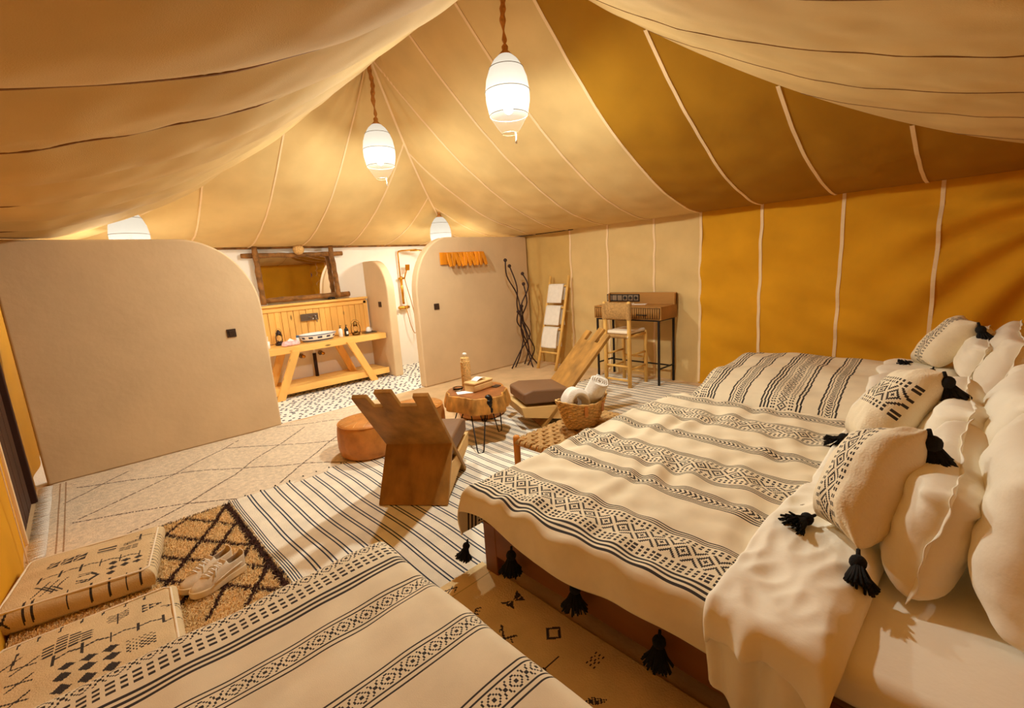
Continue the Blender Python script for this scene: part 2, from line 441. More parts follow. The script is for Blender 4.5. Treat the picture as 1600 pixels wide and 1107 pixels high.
# floor
fl = grid_mesh('floor', np.linspace(XL-.3, XW+.3, 40), np.linspace(YN-.2, 5.56, 40), lambda u, v: (u, v, np.zeros_like(u)))
struct('floor', fl, M_sand)
fb = struct('floor_bathroom', MB().box(((XL+XW)/2, (5.56+YB+.1)/2, -.02), (XW-XL+.4, YB+.1-5.56, .04)), M_grout)
pm = MB(); rr = random.Random(9)
yy = 5.60; row = 0
while yy < YB-.03:
    xx = 1.3+(.05 if row % 2 else 0)
    while xx < 5.3:
        if rr.random() < .93:
            a, b = rr.uniform(.016, .026), rr.uniform(.008, .013); an = rr.uniform(-.35, .35); cx, cy = xx+rr.uniform(-.026, .026), yy+rr.uniform(-.016, .016)
            vs = []
            for z, k in ((0, 1), (.007, .7)):
                for i in range(7):
                    t = 2*PI*i/7; ex, ey = a*k*math.cos(t), b*k*math.sin(t)
                    vs.append((cx+ex*math.cos(an)-ey*math.sin(an), cy+ex*math.sin(an)+ey*math.cos(an), z))
            pm.add(vs, [(i, (i+1) % 7, 7+(i+1) % 7, 7+i) for i in range(7)]+[tuple(range(7, 14))])
        xx += .098
    yy += .062; row += 1
o = struct('pebbles', pm, M_pebble, fb, smooth=True); o['kind'] = 'stuff'

# bathroom back wall, partitions, shower wall (rendered masonry with rounded shoulders)
struct('wall_back', MB().box(((XL+XW)/2, YB+.04, 1.04), (XW-XL, .08, 2.08)), M_white)
struct('trim_3', MB().tube([(XL, YB-.03, 2.09), (XW, YB-.03, 2.09)], .018, 8), M_log, smooth=True)
struct('trim_4', MB().tube([(XW-.035, 4.5, 2.1), (XW-.035, YB, 2.1)], .012, 8), M_iron, smooth=True)
PT = .14
def partition(name, prof, y0):
    mb = MB(); mb.prism(prof, lambda p, t: (p[0], t, p[1]), y0, y0+PT)
    return struct(name, mb, M_plaster, bevel=.022, seg=3)
def arc(cx, cz, rx, rz, a0, a1, n=18):
    return [(cx+rx*math.cos(math.radians(a0+(a1-a0)*i/n)), cz+rz*math.sin(math.radians(a0+(a1-a0)*i/n))) for i in range(n+1)]
partition('wall_partition', [(-.44, 0), (1.47, 0)]+arc(.80, 1.32, .66, .75, 0, 90)+[(-.44, 2.07)], 5.50)
partition('wall_partition_right', [(3.40, 0), (5.58, 0), (5.58, 2.08)]+arc(4.0, 1.30, .60, .78, 90, 180), 5.50)
mb = MB(); prof = [(6.55, 0), (YB+.02, 0), (YB+.02, 1.84)]+arc(7.0, 1.36, .45, .48, 90, 180)
mb.prism(prof, lambda p, t: (t, p[0], p[1]), 3.52, 3.66); struct('wall_shower', mb, M_plaster, bevel=.02, seg=3)
# wall switches
def switch(x, y, z, rz, label):
    t = thing('light_switch', label, 'switch', (x, y, z), rz)
    obj('plate', MB().box((0, -.005, 0), (.085, .01, .085)), M_brown, t, bevel=.003)
    obj('rocker', MB().box((0, -.012, 0), (.05, .008, .055), rx=.08), M_brown, t, bevel=.003)
switch(1.13, 5.50, 1.11, 0, 'square brown light switch on the left curved partition wall')
switch(3.70, 5.50, 1.12, 0, 'square brown light switch on the right partition wall below the wooden hook rack')
switch(3.52, 6.81, 1.15, -PI/2, 'square brown light switch on the low shower wall beside the vanity')
# ------------------------------------------------------------------ pendant lamps
def shade_mat():
    m = bpy.data.materials.new('gauze_shade'); m.use_nodes = True; nt = m.node_tree; nt.nodes.clear(); N = nt.nodes; Lk = nt.links
    o = N.new('ShaderNodeOutputMaterial'); mx = N.new('ShaderNodeMixShader'); tr = N.new('ShaderNodeBsdfTransparent')
    ad = N.new('ShaderNodeAddShader'); tl = N.new('ShaderNodeBsdfTranslucent'); e = N.new('ShaderNodeEmission')
    tl.inputs[0].default_value = (.011, .010, .0085, 1); e.inputs[0].default_value = (1, .86, .66, 1); e.inputs[1].default_value = SHADE_EMIT
    Lk.new(tl.outputs[0], ad.inputs[0]); Lk.new(e.outputs[0], ad.inputs[1])
    tc = N.new('ShaderNodeTexCoord'); sp = N.new('ShaderNodeSeparateXYZ')   # gauze is gathered tight towards the top
    mr = N.new('ShaderNodeValToRGB'); cr = mr.color_ramp; cr.elements[0].position = .09; cr.elements[0].color = (.08,)*3+(1,); cr.elements[1].position = .27; cr.elements[1].color = (.98,)*3+(1,)
    e2 = cr.elements.new(.165); e2.color = (.66,)*3+(1,)
    Lk.new(tc.outputs['Object'], sp.inputs[0]); Lk.new(sp.outputs['Z'], mr.inputs[0]); Lk.new(mr.outputs[0], mx.inputs[0])
    Lk.new(tr.outputs[0], mx.inputs[1]); Lk.new(ad.outputs[0], mx.inputs[2]); Lk.new(mx.outputs[0], o.inputs[0]); return m
M_shade = shade_mat(); M_bulb = emis('bulb_glow', (1, .9, .74, 1), 60)
def pendant(loc, topz, watt, label, wires=True):
    t = thing('pendant_lamp', label, 'lamp', loc, 0, 'gauze pendant lamps')
    prof = [(.052, 0), (.085, .04), (.138, .125), (.156, .22), (.158, .29), (.146, .37), (.12, .44), (.085, .495), (.045, .53)]
    n = 44; vs = []; fs = []
    for r, z in prof:
        for k in range(n):
            rr = r*(1+(.022 if k % 2 else -.022)*(1 if z > .1 else 1.5)); a = 2*PI*k/n; vs.append((rr*math.cos(a), rr*math.sin(a), z))
    for i in range(len(prof)-1):
        for k in range(n):
            k2 = (k+1) % n; fs.append((i*n+k, i*n+k2, (i+1)*n+k2, (i+1)*n+k))
    sh = obj('lamp_shade', MB().add(vs, fs), M_shade, t, smooth=True)
    for r, z in ((.055, .0), (.139, .125), (.1595, .285), (.122, .44)):
        obj('hoop', MB().tube([(r*1.02*math.cos(2*PI*k/28), r*1.02*math.sin(2*PI*k/28), z) for k in range(28)], .0022, 5, closed=True), M_wire, sh)
    obj('bulb', MB().ball((0, 0, .17), .035, 12, 8), M_bulb, t, smooth=True)
    obj('socket', MB().lathe([(.03, .215), (.05, .225), (.05, .235), (.018, .25), (.016, .33), (.004, .335), (.004, .53)], 16), M_black, t, smooth=True)
    # cord wrapped in twisted cloth
    H = topz-loc[2]; pts = []; rad = []
    nn = 46
    for i in range(nn):
        f = i/(nn-1); z = .53+(H-.53)*f
        pts.append((.008*math.sin(z*22), .008*math.cos(z*19), z)); rad.append((.020 if f > .3 else .013+.008*math.sin(f*46))*(1+.22*math.sin(f*60)))
    obj('cord', MB().tube(pts, rad, 9), M_cloth, t, smooth=True)
    obj('ruffle', MB().lathe([(.046, .515), (.05, .53), (.02, .56), (.024, .585), (.012, .60)], 18), M_cloth, t, smooth=True)
    obj('pull_cord', MB().tube([(.03, -.03, .01), (.034, -.03, -.04), (.03, -.03, -.07)], [.004, .004, .009], 6), M_towel, t, smooth=True)
    ld = bpy.data.lights.new('lamp_light', 'POINT'); ld.energy = watt; ld.color = LAMP_COL; ld.shadow_soft_size = .045
    lo = bpy.data.objects.new('lamp_light', ld); COL.objects.link(lo); lo.parent = t; lo.location = (0, 0, .17)
pendant((2.55, 2.62, 2.57), float(roof_z(2.55, 2.62))-.01, LAMP_W[0], 'large glowing gauze pendant lamp nearest the camera, hanging high at top centre')
pendant((2.55, 4.57, 2.59), float(roof_z(2.55, 4.57))-.01, LAMP_W[1], 'glowing gauze pendant lamp hung from the gathered far peak of the tent')
pendant((.50, 5.90, 1.86), float(roof_z(.50, 5.90))-.005, LAMP_W[2], 'glowing pendant lamp peeping over the left curved partition wall')
pendant((4.25, 6.02, 1.89), float(roof_z(4.25, 6.02))-.005, LAMP_W[3], 'glowing pendant lamp half hidden behind the right partition shoulder')
# woven globe shade above the mirror
t = thing('globe_shade', 'small round woven lampshade on the wall above the log mirror', 'lampshade', (2.49, 7.11, 2.05))
mb = MB(); mb.ball((0, 0, 0), .075, 18, 12)
g = obj('globe', mb, M_straw, t, smooth=True)
for k in range(9):
    a = PI*k/9; obj('rib', MB().tube([(.076*math.cos(a)*math.cos(b), .076*math.sin(a)*math.cos(b), .076*math.sin(b)) for b in np.linspace(0, 2*PI, 25)[:-1]], .0018, 4, closed=True), M_rope, t)
obj('bracket', MB().tube([(0, 0, 0), (0, .12, .01)], .008, 6), M_iron, t)

# ------------------------------------------------------------------ bathroom
# mirror in a frame of raw logs
t = thing('log_mirror', 'large wall mirror framed by four rough bark logs', 'mirror', (2.46, 7.20, 1.30))
def log(a, b, r, seed):
    rg = random.Random(seed); pts = []; rad = []
    for i in range(15):
        f = i/14; pts.append(tuple(a[k]+(b[k]-a[k])*f+rg.uniform(-.004, .004) for k in range(3))); rad.append(r*(1+rg.uniform(-.1, .1)))
    return MB().tube(pts, rad, 10)
obj('frame_log', log((-.71, -.02, .68), (.71, -.02, .68), .034, 1), M_log, t, smooth=True)
obj('frame_log', log((-.50, -.02, .05), (.74, -.02, .05), .036, 2), M_log, t, smooth=True)
obj('frame_log', log((-.54, -.075, 0), (-.55, -.075, .81), .037, 3), M_log, t, smooth=True)
obj('frame_log', log((.545, -.075, .01), (.51, -.075, .80), .036, 4), M_log, t, smooth=True)
obj('glass', MB().box((-.01, .02, .36), (1.08, .012, .66)), M_mirror, t)
# backsplash of upright pine boards
t = thing('backsplash', 'knotty pine backsplash of upright boards behind the washbasin', 'backsplash', (2.5, 7.21, .72))
x = -1.0; k = 0; rg = random.Random(4)
while x < .93:
    wdt = rg.choice((.085, .095, .105)); wdt = min(wdt, .94-x+.005)
    obj('board', MB().box((x+wdt/2, -.005*(k % 2), .26), (wdt-.004, .022, .52)), M_pineV, t, bevel=.004); x += wdt; k += 1
obj('cap_rail', MB().box((-.02, -.03, .545), (2.0, .09, .035)), M_pine, t, bevel=.005)
obj('top_rail', MB().box((-.02, -.022, .49), (1.96, .022, .07)), M_pine, t, bevel=.004)
obj('end_stile', MB().box((.945, -.022, .25), (.07, .022, .5)), M_pineV, t, bevel=.004)
obj('centre_stile', MB().box((-.42, -.022, .24), (.06, .02, .42)), M_pineV, t, bevel=.004)
# vanity
t = thing('vanity_table', 'knotty pine washstand table with splayed plank legs and low shelf', 'table', (2.5, 6.95, 0))
for i, yy in enumerate((-.185, .0, .175)):
    obj('top_board', MB().box((-.02, yy, .685), (2.02, .176, .05)), M_pine, t, bevel=.004)
obj('apron', MB().box((-.02, -.262, .668), (2.02, .03, .085)), M_pine, t, bevel=.004)
for i, yy in enumerate((-.17, .02, .19)):
    obj('shelf_board', MB().box((.02, yy, .12), (1.92, .182, .045)), M_pine, t, bevel=.004)
obj('shelf_lip', MB().box((.02, -.262, .11), (1.92, .03, .09)), M_pine, t, bevel=.004)
def leg(xt, xb, y):
    mb = MB(); poly = [(xt-.055, .66), (xt+.055, .66), (xb+.055, 0), (xb-.055, 0)]
    mb.prism(poly, lambda p, tt: (p[0], tt, p[1]), y-.025, y+.025); return mb
for xt, xb, y in ((-.40, -.69, -.30), (.38, .70, -.30), (-.45, -.72, .1), (.33, .6, .1)):
    obj('leg', leg(xt, xb, y), M_pineV, t, bevel=.005)
# basin
t = thing('washbasin', 'patterned oval ceramic washbasin standing on the pine washstand', 'basin', (2.52, 6.92, .712))
def bas_col(z, k): 
    blue = (.05, .06, .12, 1); wh = (.86, .84, .8, 1)
    if z in (1, 5): return blue
    if z == 3: return blue if k % 2 else wh
    return wh
prof = [(.75, 0), (.80, .012), (.86, .035), (.90, .055), (.96, .085), (1, .10), (1.0, .112), (.95, .114), (.9, .1), (.7, .03), (.3, .015)]
n = 48; vs = []; fs = []; cs = []
for r, z in prof:
    for k in range(n):
        a = 2*PI*k/n; vs.append((.27*r*math.cos(a), .19*r*math.sin(a), z))
for i in range(len(prof)-1):
    for k in range(n):
        fs.append((i*n+k, i*n+(k+1) % n, (i+1)*n+(k+1) % n, (i+1)*n+k)); cs.append(bas_col(i, k//2))
mb = MB(); mb.v = vs; mb.f = fs+[tuple(range(n))[::-1], tuple((len(prof)-1)*n+k for k in range(n))]; mb.c = cs+[(.86, .84, .8, 1)]*2
obj('bowl', mb, M_ceramic, t, smooth=True)
obj('plug', MB().lathe([(.02, .016), (.022, .02), (.01, .023)], 12), M_steel, t, smooth=True)
# wall tap
t = thing('wall_tap', 'wall mounted steel tap plate with spout above the basin', 'tap', (2.54, 7.17, 1.04))
obj('wall_plate', MB().box((-.01, 0, .015), (.26, .016, .105)), M_steel, t, bevel=.004)
obj('spout', MB().tube([(-.02, -.005, .01), (-.02, -.15, .01), (-.02, -.165, 0), (-.02, -.168, -.02)], .011, 10), M_steel, t, smooth=True)
obj('handle', MB().tube([(.07, -.005, .02), (.07, -.05, .02)], .02, 12).tube([(.07, -.045, .02), (.075, -.055, -.07)], .007, 8), M_steel, t, smooth=True)
# drain and stop valves under the basin
t = thing('drain_pipe', 'dark waste pipe with two wall valves under the washstand', 'pipe', (2.52, 7.16, .142))
obj('pipe', MB().tube([(0, 0, .0), (0, 0, .36)], .026, 10), M_iron, t, smooth=True)
obj('upper_pipe', MB().tube([(0, 0, .36), (0, -.02, .5)], .014, 10), M_towel, t, smooth=True)
for xx in (-.17, .12):
    v = obj('valve', MB().tube([(xx, .09, .34), (xx, -.02, .34)], .016, 10).tube([(xx, .088, .34), (xx, .07, .34)], .036, 14), M_steel, t, smooth=True)
    obj('knob', MB().tube([(xx, -.02, .34), (xx, -.045, .34)], .024, 10), M_brass, v, smooth=True)
# lanterns
def lantern(loc, s, rz, label, m):
    t = thing('storm_lantern', label, 'lantern', loc, rz)
    obj('tank', MB().lathe([(.055*s, 0), (.06*s, .012*s), (.06*s, .03*s), (.04*s, .045*s), (.025*s, .055*s)], 18), m, t, smooth=True)
    obj('globe', MB().lathe([(.026*s, .058*s), (.042*s, .09*s), (.04*s, .12*s), (.026*s, .155*s)], 16, closeb=False, closet=False), M_glass, t, smooth=True, solid=-.002)
    obj('cap', MB().lathe([(.034*s, .155*s), (.036*s, .165*s), (.022*s, .18*s), (.026*s, .20*s), (.012*s, .215*s), (.004*s, .222*s)], 16), m, t, smooth=True)
    for sg in (-1, 1):
        obj('side_tube', MB().tube([(sg*.055*s, 0, .02*s), (sg*.072*s, 0, .06*s), (sg*.07*s, 0, .13*s), (sg*.05*s, 0, .185*s), (sg*.02*s, 0, .19*s)], .006*s, 7), m, t, smooth=True)
    obj('handle', MB().tube([(.07*s*math.cos(a), .0, .17*s+.07*s*math.sin(a)) for a in np.linspace(.1, PI-.1, 12)], .0025*s, 5), M_wire, t)
M_lant = mat('aged_brass', srgb(120, 88, 44), .35, .3, 12, .1, metal=1)
lantern((3.11, 6.91, .712), 1.0, 0, 'aged brass storm lantern standing right of the two soap bottles', M_lant)
lantern((2.03, 7.06, .712), 1.0, .7, 'dark storm lantern standing behind the tissue pack at the left', M_iron)
# pump bottles
def pump(loc, m, mc, label):
    t = thing('pump_bottle', label, 'bottle', loc, 0, 'pump bottles by the basin')
    obj('body', MB().lathe([(.028, 0), (.031, .006), (.031, .10), (.026, .118), (.012, .126), (.012, .134)], 16), m, t, smooth=True)
    obj('pump', MB().lathe([(.013, .134), (.013, .148), (.004, .15), (.004, .165), (.009, .166), (.009, .174)], 10).tube([(0, 0, .17), (.012, -.028, .168)], .004, 6), M_black, t, smooth=True)
    obj('print_label', MB().box((0, -.0305, .055), (.03, .004, .045)), mc, t, bevel=.001)
pump((2.89, 6.97, .712), M_cup, M_paper, 'white pump soap bottle between the basin and the dark bottle')
pump((2.975, 6.95, .712), M_bottle, M_paper, 'black pump soap bottle next to the brass lantern')
# tissue pack, cups, toiletries
M_print = mat('printed_film', srgb(226, 186, 190), .35, .3, 22, .2, 30)
t = thing('tissue_pack', 'soft pink and white pack of tissues left of the basin', 'tissues', (2.10, 6.83, .712), .2)
mb = MB(); mb.box((0, 0, .035), (.24, .12, .07), taper=.8); obj('pack', mb, M_print, t, bevel=.025, seg=4)
obj('tissue', MB().add([(-.05, -.02, .065), (.05, -.03, .068), (.06, .03, .066), (-.04, .03, .066), (0, 0, .105)], [(0, 1, 4), (1, 2, 4), (2, 3, 4), (3, 0, 4)]), M_paper, t)
t = thing('small_jar', 'small white jar with blue cap between tissue pack and basin', 'jar', (2.245, 6.95, .712))
obj('body', MB().lathe([(.026, 0), (.028, .005), (.028, .08), (.02, .088)], 14), M_cup, t, smooth=True)
obj('cap', MB().lathe([(.022, .088), (.022, .115), (.018, .118)], 14), mat('blue_cap', srgb(70, 110, 150), .4), t, smooth=True)
t = thing('toothbrush_cup', 'white porcelain cup at the left end of the washstand', 'cup', (1.80, 6.84, .712))
obj('cup_body', MB().lathe([(.028, 0), (.036, .006), (.040, .10), (.036, .10), (.032, .012), (.002, .01)], 18), M_cup, t, smooth=True)
obj('brush', MB().tube([(.01, 0, .012), (.025, .01, .17)], .004, 6), M_cup, t)
t = thing('coffee_cup', 'white ribbed cup turned over on a dark slate tray', 'cup', (3.33, 6.93, .734))
obj('cup_body', MB().lathe([(.044, 0), (.042, .02), (.034, .06), (.02, .068), (.02, .076), (.015, .076)], 18), M_cup, t, smooth=True)
obj('handle', MB().tube([(.038+.02*math.sin(a), 0, .034+.02*math.cos(a)) for a in np.linspace(0, PI, 9)], .004, 6), M_cup, t)
t = thing('slate_tray', 'dark square slate tray at the right end of the washstand', 'tray', (3.34, 6.93, .712))
obj('tray_base', MB().box((0, 0, .008), (.20, .15, .016)), M_steel, t, bevel=.004)
obj('tray_foot', MB().box((0, 0, .018), (.17, .12, .006)), M_black, t, bevel=.002)
t = thing('bead_bracelet', 'small coil of dark beads on the ledge under the mirror', 'beads', (2.90, 7.17, 1.286))
for k in range(12):
    a = 2*PI*k/12; obj('bead', MB().ball((.045*math.cos(a), .018*math.sin(a), .016+.012*(k % 2)), .014, 8, 5), M_bottle, t, smooth=True)
# shower
t = thing('shower_set', 'brass rain shower column with hand shower on the white wall', 'shower', (4.15, 7.19, 1.03))
obj('riser', MB().tube([(0, 0, .06), (0, 0, .93), (.01, -.01, .955), (.04, -.04, .965), (.20, -.28, .965)], .0125, 10), M_brass, t, smooth=True)
obj('rain_head', MB().lathe([(.02, .97), (.1, .955), (.11, .948), (.108, .942)], 24, (.20, -.28, 0)), M_brass, t, smooth=True)
obj('bar', MB().tube([(0, -.02, .06), (0, -.02, .52)], .022, 10), M_brass, t, smooth=True)
obj('slider', MB().tube([(-.05, -.02, .50), (.07, -.02, .50)], .018, 10).ball((0, -.02, .5), .036), M_brass, t, smooth=True)
hs = obj('hand_shower', MB().tube([(.05, -.05, .50), (.09, -.08, .64)], .012, 8).box((.10, -.10, .68), (.075, .02, .10), rx=.2), M_brass, t, smooth=False)
mx = obj('mixer', MB().tube([(-.10, -.02, .0), (.10, -.02, .0)], .026, 12).tube([(0, .04, 0), (0, -.05, 0)], .03, 12), M_brass, t, smooth=True)
for xx in (-.10, .04):
    k = MB()
    for a in range(4): k.tube([(xx, -.06, 0), (xx+.038*math.cos(a*PI/2), -.06, .038*math.sin(a*PI/2))], .008, 6)
    k.tube([(xx, -.02, 0), (xx, -.07, 0)], .014, 8); obj('cross_handle', k, M_brass, mx, smooth=True)
hp = [(.03, -.05, -.03), (.04, -.07, -.15), (.07, -.08, -.33), (.12, -.08, -.46), (.17, -.08, -.42), (.17, -.07, -.2), (.13, -.06, .1), (.08, -.05, .35), (.055, -.05, .49)]
def smooth_pts(pts, n=6):
    out = []; P = [Vector(p) for p in pts]
    for i in range(len(P)-1):
        p0, p1, p2, p3 = P[max(i-1, 0)], P[i], P[i+1], P[min(i+2, len(P)-1)]
        for k in range(n):
            s = k/n; out.append(.5*((2*p1)+(p2-p0)*s+(2*p0-5*p1+4*p2-p3)*s*s+(3*p1-p0-3*p2+p3)*s**3))
    out.append(P[-1]); return out
obj('hose', MB().tube(smooth_pts(hp), .0065, 7), M_brass, t, smooth=True)

# ------------------------------------------------------------------ far corner furniture
# carved wooden hook rack on the right partition
M_honey = mat('honey_wood', srgb(216, 134, 30), .4, .3, 6, .15, 24, stretch=(1, 1, .25))
t = thing('hook_rack', 'honey coloured wooden wall rack with a row of slanting pegs', 'rack', (4.22, 5.49, 1.77))
obj('back_board', MB().box((0, -.008, .01), (.80, .016, .17)), M_honey, t, bevel=.003)
for k in range(10):
    f = k/9; xx = -.27+.64*f; an = .55*math.sin(k*1.9)
    mb = MB(); poly = [(-.03, .088), (.026, .088), (.034, .0), (.02, -.105), (-.016, -.11), (-.034, -.02)]
    ca, sa = math.cos(an*.35), math.sin(an*.35)
    mb.prism(poly, lambda p, tt: (xx+p[0]*ca+p[1]*sa, -.016-tt-(.09-p[1])*.22, p[1]*ca-p[0]*sa), 0, .03)
    obj('peg', mb, M_honey, t, bevel=.006)
# bent iron coat stand
t = thing('coat_stand', 'tall coat stand of bent dark iron rods with ball tips', 'coat stand', (5.17, 5.19, 0))
RODS = [
 [(-.27, .12, 0), (-.10, .10, .28), (.03, .02, .52), (-.02, .0, .80), (-.10, -.02, 1.03), (-.02, .0, 1.28), (-.01, .02, 1.49)],
 [(-.01, -.10, 0), (-.06, -.02, .3), (-.10, .02, .62), (-.13, .02, .95), (-.17, .03, 1.2), (-.26, .04, 1.47), (-.33, .05, 1.71)],
 [(.22, .02, 0), (.06, .0, .22), (-.05, .0, .5), (-.12, .02, .78), (-.10, .01, 1.0), (-.18, .02, 1.3), (-.27, .03, 1.62)],
 [(.10, .20, 0), (.09, .12, .3), (.02, .05, .58), (-.09, .02, .82), (-.03, -.01, 1.05), (-.02, .0, 1.33)],
 [(.05, .08, 0), (.10, .03, .26), (.04, -.02, .5), (-.06, -.02, .72), (-.10, -.01, .99)],
 [(-.16, .15, 0), (-.15, .10, .25), (-.06, .03, .55), (-.12, -.01, .75), (-.17, .0, .91)]]
for r in RODS:
    r = [(x+(.055*math.sin(i*2.1+r[0][0]*9) if 0 < i < len(r)-1 else 0), y+(.05*math.cos(i*1.7+r[0][1]*11) if 0 < i < len(r)-1 else 0), z) for i, (x, y, z) in enumerate(r)]
    rod = obj('rod', MB().tube(smooth_pts(r, 5), .0105, 7), M_iron, t, smooth=True)
    obj('ball_tip', MB().ball(r[-1], .028, 10, 7), M_iron, rod, smooth=True)
# towel ladder
t = thing('towel_ladder', 'leaning peeled wood towel ladder against the tent wall', 'ladder', (5.35, 4.78, 0))
def lad(y, z): return (-.21+.38*z/1.42, y, z)
for sg in (-1, 1):
    obj('rail', MB().tube([lad(sg*(.185-.0*z)+(-.02 if z else 0), z) for z in (0, .5, 1.0, 1.42)], [.024, .022, .021, .018], 10), M_cane, t, smooth=True)
RZ = (.26, .62, .945, 1.27)
for z in RZ: obj('rung', MB().tube([lad(-.185, z), lad(.185, z)], .016, 8), M_cane, t, smooth=True)
def towel(z, drop, back, w0, w1, label, k):
    nz = mknoise(3, 7, 40+k)
    us = np.linspace(0, 1, 30); vs = np.linspace(0, 1, 12)
    L = drop+back
    def pos(u, v):
        s = u*L-drop   # <0 front, >0 back
        r = .021; xx = np.where(s < -r*1.57, -r-.0, np.where(s > r*1.57, r, r*np.sin(np.clip(s/r, -1.57, 1.57))))
        zz = np.where(np.abs(s) < r*1.57, r*np.cos(np.clip(s/r, -1.57, 1.57)), -(np.abs(s)-r*1.57))
        y = (v-.5)*np.where(s < 0, w0, w1)+np.where(s > 0, -.035*np.clip(s/back, 0, 1), 0)
        wob = .006*nz(v*.4+k, s*.6)*np.clip(np.abs(s)*6, 0, 1)
        x0 = -.21+.38*z/1.42
        return x0+xx+zz*.268*np.where(s < 0, 1.0, .35)+wob-np.where(s<0,.004,-.004), y, z+zz
    o = obj('hanging_towel', grid_mesh('hanging_towel', us, vs, pos), M_towel, None, solid=.012, label=label, cat='towel', group='towels on the ladder')
    o.location = (5.35, 4.78, 0)
towel(1.27, .29, .25, .30, .27, 'white towel on the top rung of the wooden ladder', 1)
towel(.945, .30, .30, .30, .30, 'white towel on the middle rung of the wooden ladder', 2)
towel(.62, .32, .30, .30, .29, 'white towel on the lowest draped rung of the wooden ladder', 3)
# writing desk
t = thing('writing_desk', 'tall walnut writing desk with fluted drawers on thin black legs', 'desk', (5.36, 3.35, 0))
obj('case', MB().box((0, 0, .925), (.40, 1.0, .165)), M_desk, t, bevel=.004)
obj('hutch', MB().box((.19, 0, 1.08), (.035, 1.0, .155)), M_desk, t, bevel=.003)
for sg in (-1, 1): obj('hutch_side', MB().box((.17, sg*.49, 1.075), (.07, .02, .145)), M_desk, t, bevel=.003)
obj('recess', MB().box((-.2, 0, .922), (.006, .97, .135)), M_black, t)
for sg in (-1, 1):
    d = MB()
    for k in range(15): d.tube([(-.203, sg*.245+(k-7)*.0315, .86), (-.203, sg*.245+(k-7)*.0315, .985)], .0135, 6)
    dr = obj('drawer_front', d, M_desk, t, smooth=True)
    obj('pull', MB().tube([(-.22, sg*.245-.07, .905), (-.232, sg*.245-.06, .905), (-.232, sg*.245+.06, .905), (-.22, sg*.245+.07, .905)], .007, 6), M_black, dr)
for sx in (-1, 1):
    for sy in (-1, 1):
        obj('leg', MB().box((sx*.185, sy*.46, .42), (.024, .024, .84)), M_black, t, bevel=.002)
    
obj('under_frame', MB().box((0, -.46, .835), (.39, .022, .022)).box((0, .46, .835), (.39, .022, .022)).box((-.185, 0, .835), (.022, .93, .022)).box((.185, 0, .835), (.022, .93, .022)), M_black, t)
obj('stretcher', MB().box((0, -.46, .22), (.37, .016, .016)), M_black, t); obj('stretcher', MB().box((0, .46, .22), (.37, .016, .016)), M_black, t)
obj('stretcher', MB().box((.1, 0, .22), (.016, .92, .016)), M_black, t)
s = thing('socket_strip', 'dark strip of six wall sockets on the desk back panel', 'sockets', (5.53, 3.63, 1.085))
obj('strip_plate', MB().box((-.004, 0, 0), (.012, .52, .10)), M_black, s, bevel=.003)
for k in range(6):
    m = obj('socket', MB().box((-.012, .215-.086*k, 0), (.008, .074, .074)), M_steel, s, bevel=.003)
    if k >= 3: obj('socket_hole', MB().tube([(-.0155, .215-.086*k, 0), (-.0185, .215-.086*k, 0)], .023, 14), M_bottle, m)
t = thing('leaflet', 'loose white paper leaflet lying on the desk top', 'paper', (5.42, 3.30, 1.0085), .3)
obj('sheet', MB().box((0, 0, .002), (.12, .17, .003)), M_paper, t); obj('fold', MB().box((0, .09, .012), (.11, .02, .002), rx=.8), M_paper, t)
# bar stool
t = thing('bar_stool', 'peeled cane bar stool with rope back and cream seat pad', 'stool', (5.08, 3.30, 0))
for sy in (-1, 1):
    obj('back_post', MB().tube([(-.20, sy*.175, 0), (-.20, sy*.175, .7), (-.205, sy*.178, 1.09), (-.205, sy*.178, 1.10)], [.025, .025, .023, .012], 10), M_cane, t, smooth=True)
    obj('leg', MB().tube([(.20, sy*.165, 0), (.195, sy*.165, .66), (.195, sy*.165, .70)], [.023, .023, .014], 10), M_cane, t, smooth=True)
    for z in (.24, .42): obj('rung', MB().tube([(-.20, sy*.172, z), (.198, sy*.165, z)], .013, 7), M_cane, t, smooth=True)
    obj('seat_rail', MB().tube([(-.20, sy*.172, .66), (.196, sy*.165, .66)], .018, 8), M_cane, t, smooth=True)
for x, zs in ((-.2, (.10, .28, .66)), (.198, (.14, .34, .66))):
    for z in zs: obj('rung', MB().tube([(x, -.17, z), (x, .17, z)], .014, 7), M_cane, t, smooth=True)
wr = MB()
for k in range(42):
    y = -.155+.31*k/41; rr = .012
    wr.tube([(-.222, y, .89), (-.222, y+.001, 1.07), (-.205, y, 1.085), (-.186, y, 1.07), (-.186, y, .89), (-.205, y, .875)], .0046, 5, closed=True)
obj('rope_back', wr, M_rope, t, smooth=True)
wp = MB()
for sy in (-1, 1):
    for k in range(22): wp.tube([(-.205+.028*math.cos(a), sy*.178+.028*math.sin(a), .88+.009*k) for a in np.linspace(0, 2*PI, 13)[:-1]], .005, 5, closed=True)
obj('rope_wrap', wp, M_rope, t, smooth=True)
sw = MB()
for k in range(26):
    y = -.16+.32*k/25; sw.tube([(-.2, y, .679), (-.1, y, .672+.004*(k % 2)), (.0, y, .672+.004*((k+1) % 2)), (.1, y, .672+.004*(k % 2)), (.2, y, .679), (.215, y, .66), (.2, y, .643), (-.2, y, .643), (-.215, y, .66)], .0066, 5, closed=True)
obj('rope_seat', sw, M_rope, t, smooth=True)
pd = obj('seat_pad', MB().box((.0, 0, .708), (.38, .34, .045)), M_linen, t, bevel=.02, seg=4)
obj('pad_tie', MB().tube([(-.17, .16, .70), (-.215, .17, .68), (-.235, .18, .64)], .006, 6), M_linen, pd)
obj('pad_tie', MB().tube([(-.17, -.16, .70), (-.215, -.17, .68), (-.235, -.17, .65)], .006, 6), M_linen, pd)
